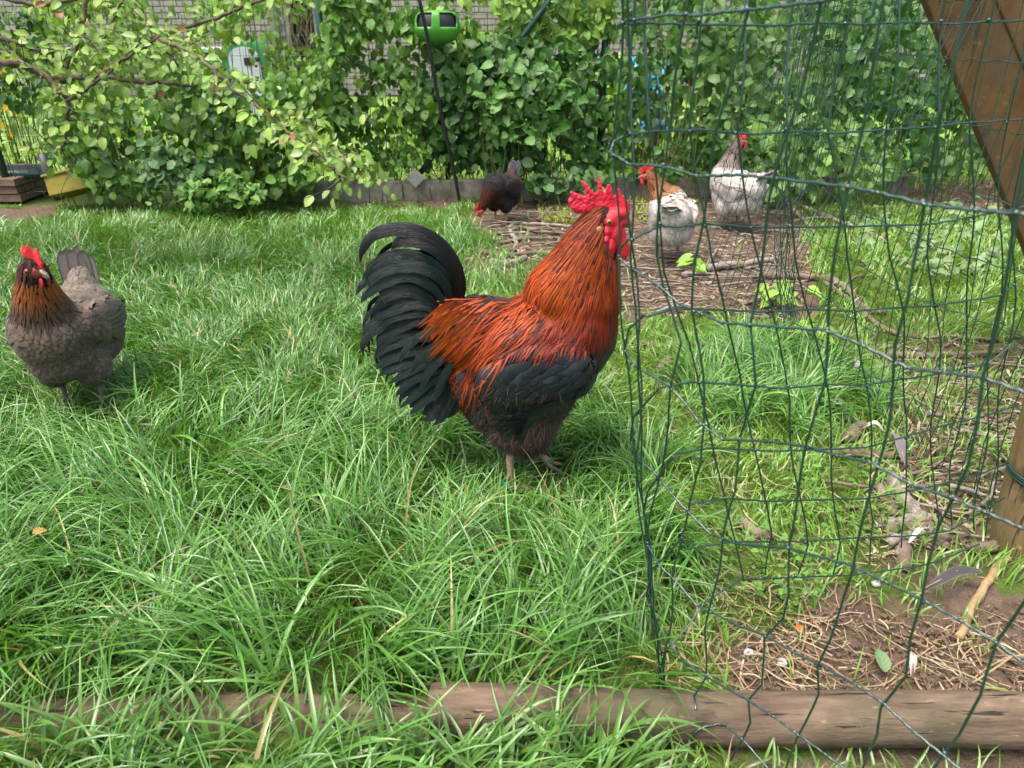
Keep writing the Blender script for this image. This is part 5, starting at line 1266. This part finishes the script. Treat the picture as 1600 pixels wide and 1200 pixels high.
litter('thatch', 500, [[(960, 540), (1330, 520), (1400, 900), (1200, 1000), (1020, 950)]], (.03, .09), (.0007, .0016), [(.27, .22, .11), (.33, .29, .15), (.18, .14, .075)], flat=.03)
# mossy clover patch under the back hens
P = []; n_ = 5200; ms = [(840, 300), (1000, 296), (1180, 305), (1190, 330), (1100, 345), (960, 350), (840, 345)]
pts = []
while len(pts) < n_:
    x, y = randpoly(ms)
    if float(vnoise(x, y, .03, 4)) < .45: continue
    g = ground(x, y); pts.append((g.x, g.y, float(gz(g.x, g.y))))
pts = np.array(pts); az = RNG.random(n_) * 6.28; h = .006 + .012 * RNG.random(n_)
P = np.stack([pts, pts + np.stack([np.cos(az) * .008, np.sin(az) * .008, h], 1)], 1); S = np.repeat(np.stack([-np.sin(az), np.cos(az), 0 * az], 1)[:, None], 2, 1)
gm = grass_mat('grass_blade'); cc = np.array([jitc((.26, .28, .06), .3) for _ in range(n_)])
tag(link('moss', ribbon_mesh('moss', P, S, np.full((n_, 2), .004), cc), gm), kind='stuff')
# loose feathers on the ground
def ground_feather(p0, p1, w, c, label, lift=.02):
    a, b_ = ground(*p0, z=.03), ground(*p1, z=.03); root = empty('loose_feather', a, label, 'feather'); mid = a.lerp(b_, .5) + Vector((0, .0, lift)); d = b_ - a
    o = single_feather('vane', [a - a, mid - a, b_ - a], w, Vector((-d.y, d.x, .35 * d.length)), f_fluff, root, c, mixc(c, (.5, .48, .45), .3), 12)
    MB().tube([b_, mid + Vector((0, 0, .001)), a - d * .12], [.0006, .0011, .0016], 5).obj('quill', horn_m, root)
ground_feather((1446, 921), (1534, 892), .0085, (.06, .053, .053), 'long dark grey feather lying left of the tan stick')
ground_feather((1412, 722), (1395, 676), .014, (.15, .135, .13), 'fluffy grey feather on the soil above the woodpile')
ground_feather((1348, 668), (1382, 674), .006, (.45, .43, .40), 'small white feather beside the short thick stick')
ground_feather((1325, 655), (1298, 618), .011, (.20, .19, .165), 'grey downy feather caught in the tall grass tuft')
ground_feather((1335, 590), (1340, 563), .008, (.50, .48, .44), 'pale feather standing in the grass under the netting')
ground_feather((1425, 1056), (1418, 1020), .006, (.40, .37, .33), 'thin grey feather by the single green leaf')
ground_feather((1448, 830), (1420, 848), .005, (.55, .52, .48), 'white feather tip on the small woodpile')
g = ground(1383, 1050, .012); o = link('fallen_leaf', LME['oval'], None); o.matrix_world = leaf_matrix(g, (.1, 1, .55), (0, -.8, .6), .038); o.color = (.16, .25, .12, 1); tag(o, 'single pale green leaf on the bare soil near the log', 'leaf')
chalk = plain('chalk_white', (.42, .41, .38), .8, .2, .3, 200, .2)
for i, (p, r, lab) in enumerate((((1170, 1021), .0085, 'white pebble nearest the netting fold, left of the other by the straw'), ((1222, 1034), .0088, 'white pebble in the straw right of its neighbour'), ((1368, 914), .0080, 'white pebble in the short grass under the netting'))):
    g = ground(*p, z=.0); g.z = float(gz(g.x, g.y)) + r * .5; V0, F0_ = ico(); V = V0 * np.array((1, .9, .8)) * r; V *= (1 + .12 * np.sin(V0[:, [0]] * 5 + i) * np.cos(V0[:, [1]] * 4)); o = link('white_pebble', np_mesh('white_pebble', V, F0_), chalk); o.location = g; tag(o, lab, 'pebble')
g = ground(1243, 984, .008); o = link('orange_leaf', LME['oval'], None); o.matrix_world = leaf_matrix(g, (.8, .3, .1), (0, -.5, 1), .018); o.color = (.5, .16, .05, 1); tag(o, 'small orange scrap of leaf in the straw', 'leaf scrap')
g = ground(50, 832, .10); o = link('orange_leaf', LME['oval'], None); o.matrix_world = leaf_matrix(g, (.8, .3, .1), (0, -.5, 1), .022); o.color = (.35, .2, .04, 1); tag(o, 'small dry orange leaf caught in the tall grass at left', 'leaf scrap')
# soil crumbs
n_ = 2600; V0, F0_ = ico(); V0 = V0[:12]; bm = bmesh.new(); bmesh.ops.create_icosphere(bm, subdivisions=1, radius=1); V0 = np.array([v.co[:] for v in bm.verts]); F0_ = np.array([[v.index for v in f.verts] for f in bm.faces]); bm.free()
Vs = []; Fs = []; n = 0
cz_ = [stz, zones[1][0], zones[0][0], [(1395, 285), (1640, 287), (1640, 345), (1480, 330)]]
for i in range(n_):
    x, y = randpoly(cz_[min(3, int(random.random() * 4))]); g = ground(x, y); r = random.uniform(.0015, .0055); Vs.append(V0 * r * np.array((1, random.uniform(.7, 1), random.uniform(.5, .8))) * (1 + .2 * RNG.standard_normal((len(V0), 1))) + np.array((g.x, g.y, float(gz(g.x, g.y)) + r * .3))); Fs.append(F0_ + n); n += len(V0)
tag(link('soil_crumbs', np_mesh('soil_crumbs', np.concatenate(Vs), np.concatenate(Fs), False), plain('crumb', (.12, .085, .06), .95, .1, .4, 90, .3)), kind='stuff')

# ================================================================== GRASS
BLK = [(rooster.location.x + .0, rooster.location.y, .10)] 
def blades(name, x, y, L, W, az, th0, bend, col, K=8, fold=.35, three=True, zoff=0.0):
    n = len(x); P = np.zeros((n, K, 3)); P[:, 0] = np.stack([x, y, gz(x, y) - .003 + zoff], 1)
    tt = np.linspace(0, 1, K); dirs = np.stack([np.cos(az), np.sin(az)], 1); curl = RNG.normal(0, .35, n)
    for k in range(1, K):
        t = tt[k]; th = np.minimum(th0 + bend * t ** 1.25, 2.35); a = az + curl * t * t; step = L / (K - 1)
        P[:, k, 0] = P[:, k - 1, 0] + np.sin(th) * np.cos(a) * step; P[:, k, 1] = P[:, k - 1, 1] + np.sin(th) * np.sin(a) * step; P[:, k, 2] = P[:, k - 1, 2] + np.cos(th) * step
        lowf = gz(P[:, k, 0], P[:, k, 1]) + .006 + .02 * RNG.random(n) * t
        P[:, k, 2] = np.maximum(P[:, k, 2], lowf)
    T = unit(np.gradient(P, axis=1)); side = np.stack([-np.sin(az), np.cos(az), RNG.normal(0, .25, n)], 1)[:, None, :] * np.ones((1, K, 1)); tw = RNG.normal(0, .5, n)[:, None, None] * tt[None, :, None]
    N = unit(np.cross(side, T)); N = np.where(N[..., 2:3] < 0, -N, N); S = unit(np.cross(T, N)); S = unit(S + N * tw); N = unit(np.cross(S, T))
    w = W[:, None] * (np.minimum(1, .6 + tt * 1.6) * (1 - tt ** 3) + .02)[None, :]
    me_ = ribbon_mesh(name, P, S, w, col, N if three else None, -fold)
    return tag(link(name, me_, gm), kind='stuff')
def candidates(n, ylo, yhi, xm=1.12):
    y = np.exp(RNG.uniform(np.log(ylo), np.log(yhi), n)); dep = y * CA + CAMH * SA
    y = ylo + (yhi - ylo) * RNG.random(n); dep = y * CA + CAMH * SA
    half = 800 / FPX * dep * xm + .15; x = (RNG.random(n) * 2 - 1) * half
    wide = half / half.max(); k = RNG.random(n) < wide; return x[k], y[k]
def avoid(x, y):
    m_ = np.ones(len(x), bool)
    for p in ((797, 742), (846, 732)):                 # keep the rooster's feet clear
        g = ground(*p); m_ &= ((x - g.x) ** 2 + (y - g.y) ** 2) > .028 ** 2
    g = ground(846, 732); m_ &= ~((np.abs(x - g.x) < .04) & (y < g.y + .03) & (y > g.y - .10) & (RNG.random(len(x)) < .85))
    m_ &= ~((x - pb.x) ** 2 + (y - pb.y) ** 2 < .06 ** 2)
    ly = .722; m_ &= ~((np.abs(y - ly - .0) < .042) & (x > -1.3))
    return m_
def colours(n, base, alt, v=.28, dry=.03):
    k = RNG.random((n, 1)); c = np.array(base) * (1 - k) + np.array(alt) * k; c = c * (1 + RNG.uniform(-v, v, (n, 1))); d = RNG.random(n) < dry; c[d] = np.array((.34, .28, .11)) * (1 + RNG.uniform(-.3, .3, (d.sum(), 1))); return np.clip(c, .004, .9)
def flowaz(x, y): return 6.28 * 1.6 * vnoise(x, y, 2.6, 21) + 1.2 * (vnoise(x, y, 7.5, 33) - .5) * 6.28
# tall lodged grass
x, y = candidates(105000, .50, 3.25); px, py, dep, dens, lng, tuft = grass_fields(x, y); k = (RNG.random(len(x)) < dens) & ((lng > 0) | (tuft > 0)) & avoid(x, y) & ((y > .76) | (x < .16) | (RNG.random(len(x)) < .12))
x, y, py, tuft = x[k], y[k], py[k], tuft[k]; n = len(x)
fam = np.clip((2.4 - y) / 1.1, .45, 1.0); L = RNG.uniform(.10, .27, n) * fam; L = np.where(tuft > 0, RNG.uniform(.10, .2, n), L)
hn = ground(137, 636); near = (((x - hn.x) ** 2 / .03 + (y - hn.y + .06) ** 2 / .03) < 1) | ((x - rooster.location.x) ** 2 / .07 + (y - rooster.location.y + .07) ** 2 / .045 < 1); L = np.where(near, L * .46, L)
L = np.where(y < .74, L * .62, L)
az = flowaz(x, y) + RNG.normal(0, .6, n); W = RNG.uniform(.0010, .0027, n) * np.where(RNG.random(n) < .12, 1.4, 1.0)
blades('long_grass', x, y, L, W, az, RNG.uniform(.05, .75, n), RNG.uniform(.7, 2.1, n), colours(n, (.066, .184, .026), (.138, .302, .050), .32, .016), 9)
# undergrowth of the tall grass, coloured darker for the shade between blades
x, y = candidates(62000, .50, 3.25); px, py, dep, dens, lng, tuft = grass_fields(x, y); k = (RNG.random(len(x)) < dens) & (lng > 0) & avoid(x, y) & ((y > .76) | (x < .16)); x, y = x[k], y[k]; n = len(x)
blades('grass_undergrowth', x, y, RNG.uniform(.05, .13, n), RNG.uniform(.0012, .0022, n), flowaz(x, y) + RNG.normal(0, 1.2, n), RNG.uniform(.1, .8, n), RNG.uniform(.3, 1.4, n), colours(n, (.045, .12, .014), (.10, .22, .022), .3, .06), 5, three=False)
# short bright grass on the right and the back lawn
x, y = candidates(210000, .55, 4.35); px, py, dep, dens, lng, tuft = grass_fields(x, y); k = (RNG.random(len(x)) < dens * np.where(y > 2.2, .6, 1)) & (lng == 0) & avoid(x, y) & (y < fy(x) - .09) & ((y > .77) | (RNG.random(len(x)) < .4)); x, y, px, py = x[k], y[k], px[k], py[k]; n = len(x)
right = (px > 930); L = RNG.uniform(.025, .075, n); L = np.where(right, L, RNG.uniform(.04, .13, n)); L *= .6 + .8 * vnoise(x, y, 6, 9); L *= np.clip((fy(x) - y) / .8, .3, 1)
c = colours(n, (.118, .262, .026), (.19, .34, .044), .3, .06); c2 = colours(n, (.080, .205, .028), (.148, .30, .048), .3, .04); c = np.where(right[:, None], c, c2)
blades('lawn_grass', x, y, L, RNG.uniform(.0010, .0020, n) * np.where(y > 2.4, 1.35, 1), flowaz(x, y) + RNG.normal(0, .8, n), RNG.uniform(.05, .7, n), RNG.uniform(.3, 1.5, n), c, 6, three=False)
# a few long stray blades over the front log
n = 340; x = RNG.uniform(-.8, .2, n) - RNG.random(n) * .1; y = RNG.uniform(.60, .70, n); k = np.ones(n, bool)
blades('front_grass', x, y, RNG.uniform(.08, .20, n), RNG.uniform(.002, .0040, n), RNG.uniform(0, 6.28, n), RNG.uniform(.1, .6, n), RNG.uniform(.8, 1.9, n), colours(n, (.085, .19, .035), (.13, .25, .05), .25, .02), 9)
n = 130; x = RNG.uniform(.16, .62, n); y = RNG.uniform(.60, .665, n)
blades('front_grass', x, y, RNG.uniform(.04, .09, n), RNG.uniform(.0012, .0022, n), RNG.uniform(-.5, 3.6, n), RNG.uniform(.2, .8, n), RNG.uniform(.6, 1.6, n), colours(n, (.10, .20, .035), (.15, .27, .05), .25, .05), 7)
# small broad leaved weeds between the short grass
cl = empty('clover', (.3, 1.4, 0), 'small clover and weed leaves scattered through the short grass', 'clover', None, 'stuff'); sp = []
for i in range(520):
    px_, py_ = random.choice([(random.uniform(960, 1420), random.uniform(520, 960)), (random.uniform(960, 1420), random.uniform(520, 960)), (random.uniform(0, 700), random.uniform(330, 480))]); g = ground(px_, py_)
    if float(vnoise(g.x, g.y, 5, 40)) < .5: continue
    for j in range(3):
        a = random.random() * 6.28; p = g + Vector((random.gauss(0, .008), random.gauss(0, .008), random.uniform(.015, .05))); sp.append(('oval', p, (math.cos(a), math.sin(a), .1), (random.gauss(0, .3), -.2, 1), random.uniform(.008, .016), jitc((.11, .24, .04), .3)))
leaves(cl, sp, 0)
# neighbour's lawn beyond the fence
n = 16000; x = RNG.uniform(-5, 3, n); y = RNG.uniform(4.5, 7.6, n)
blades('far_lawn', x, y, RNG.uniform(.04, .11, n), RNG.uniform(.002, .004, n), RNG.uniform(0, 6.28, n), RNG.uniform(.05, .5, n), RNG.uniform(.2, 1.0, n), colours(n, (.20, .33, .05), (.27, .38, .08), .25, .02), 4, three=False)
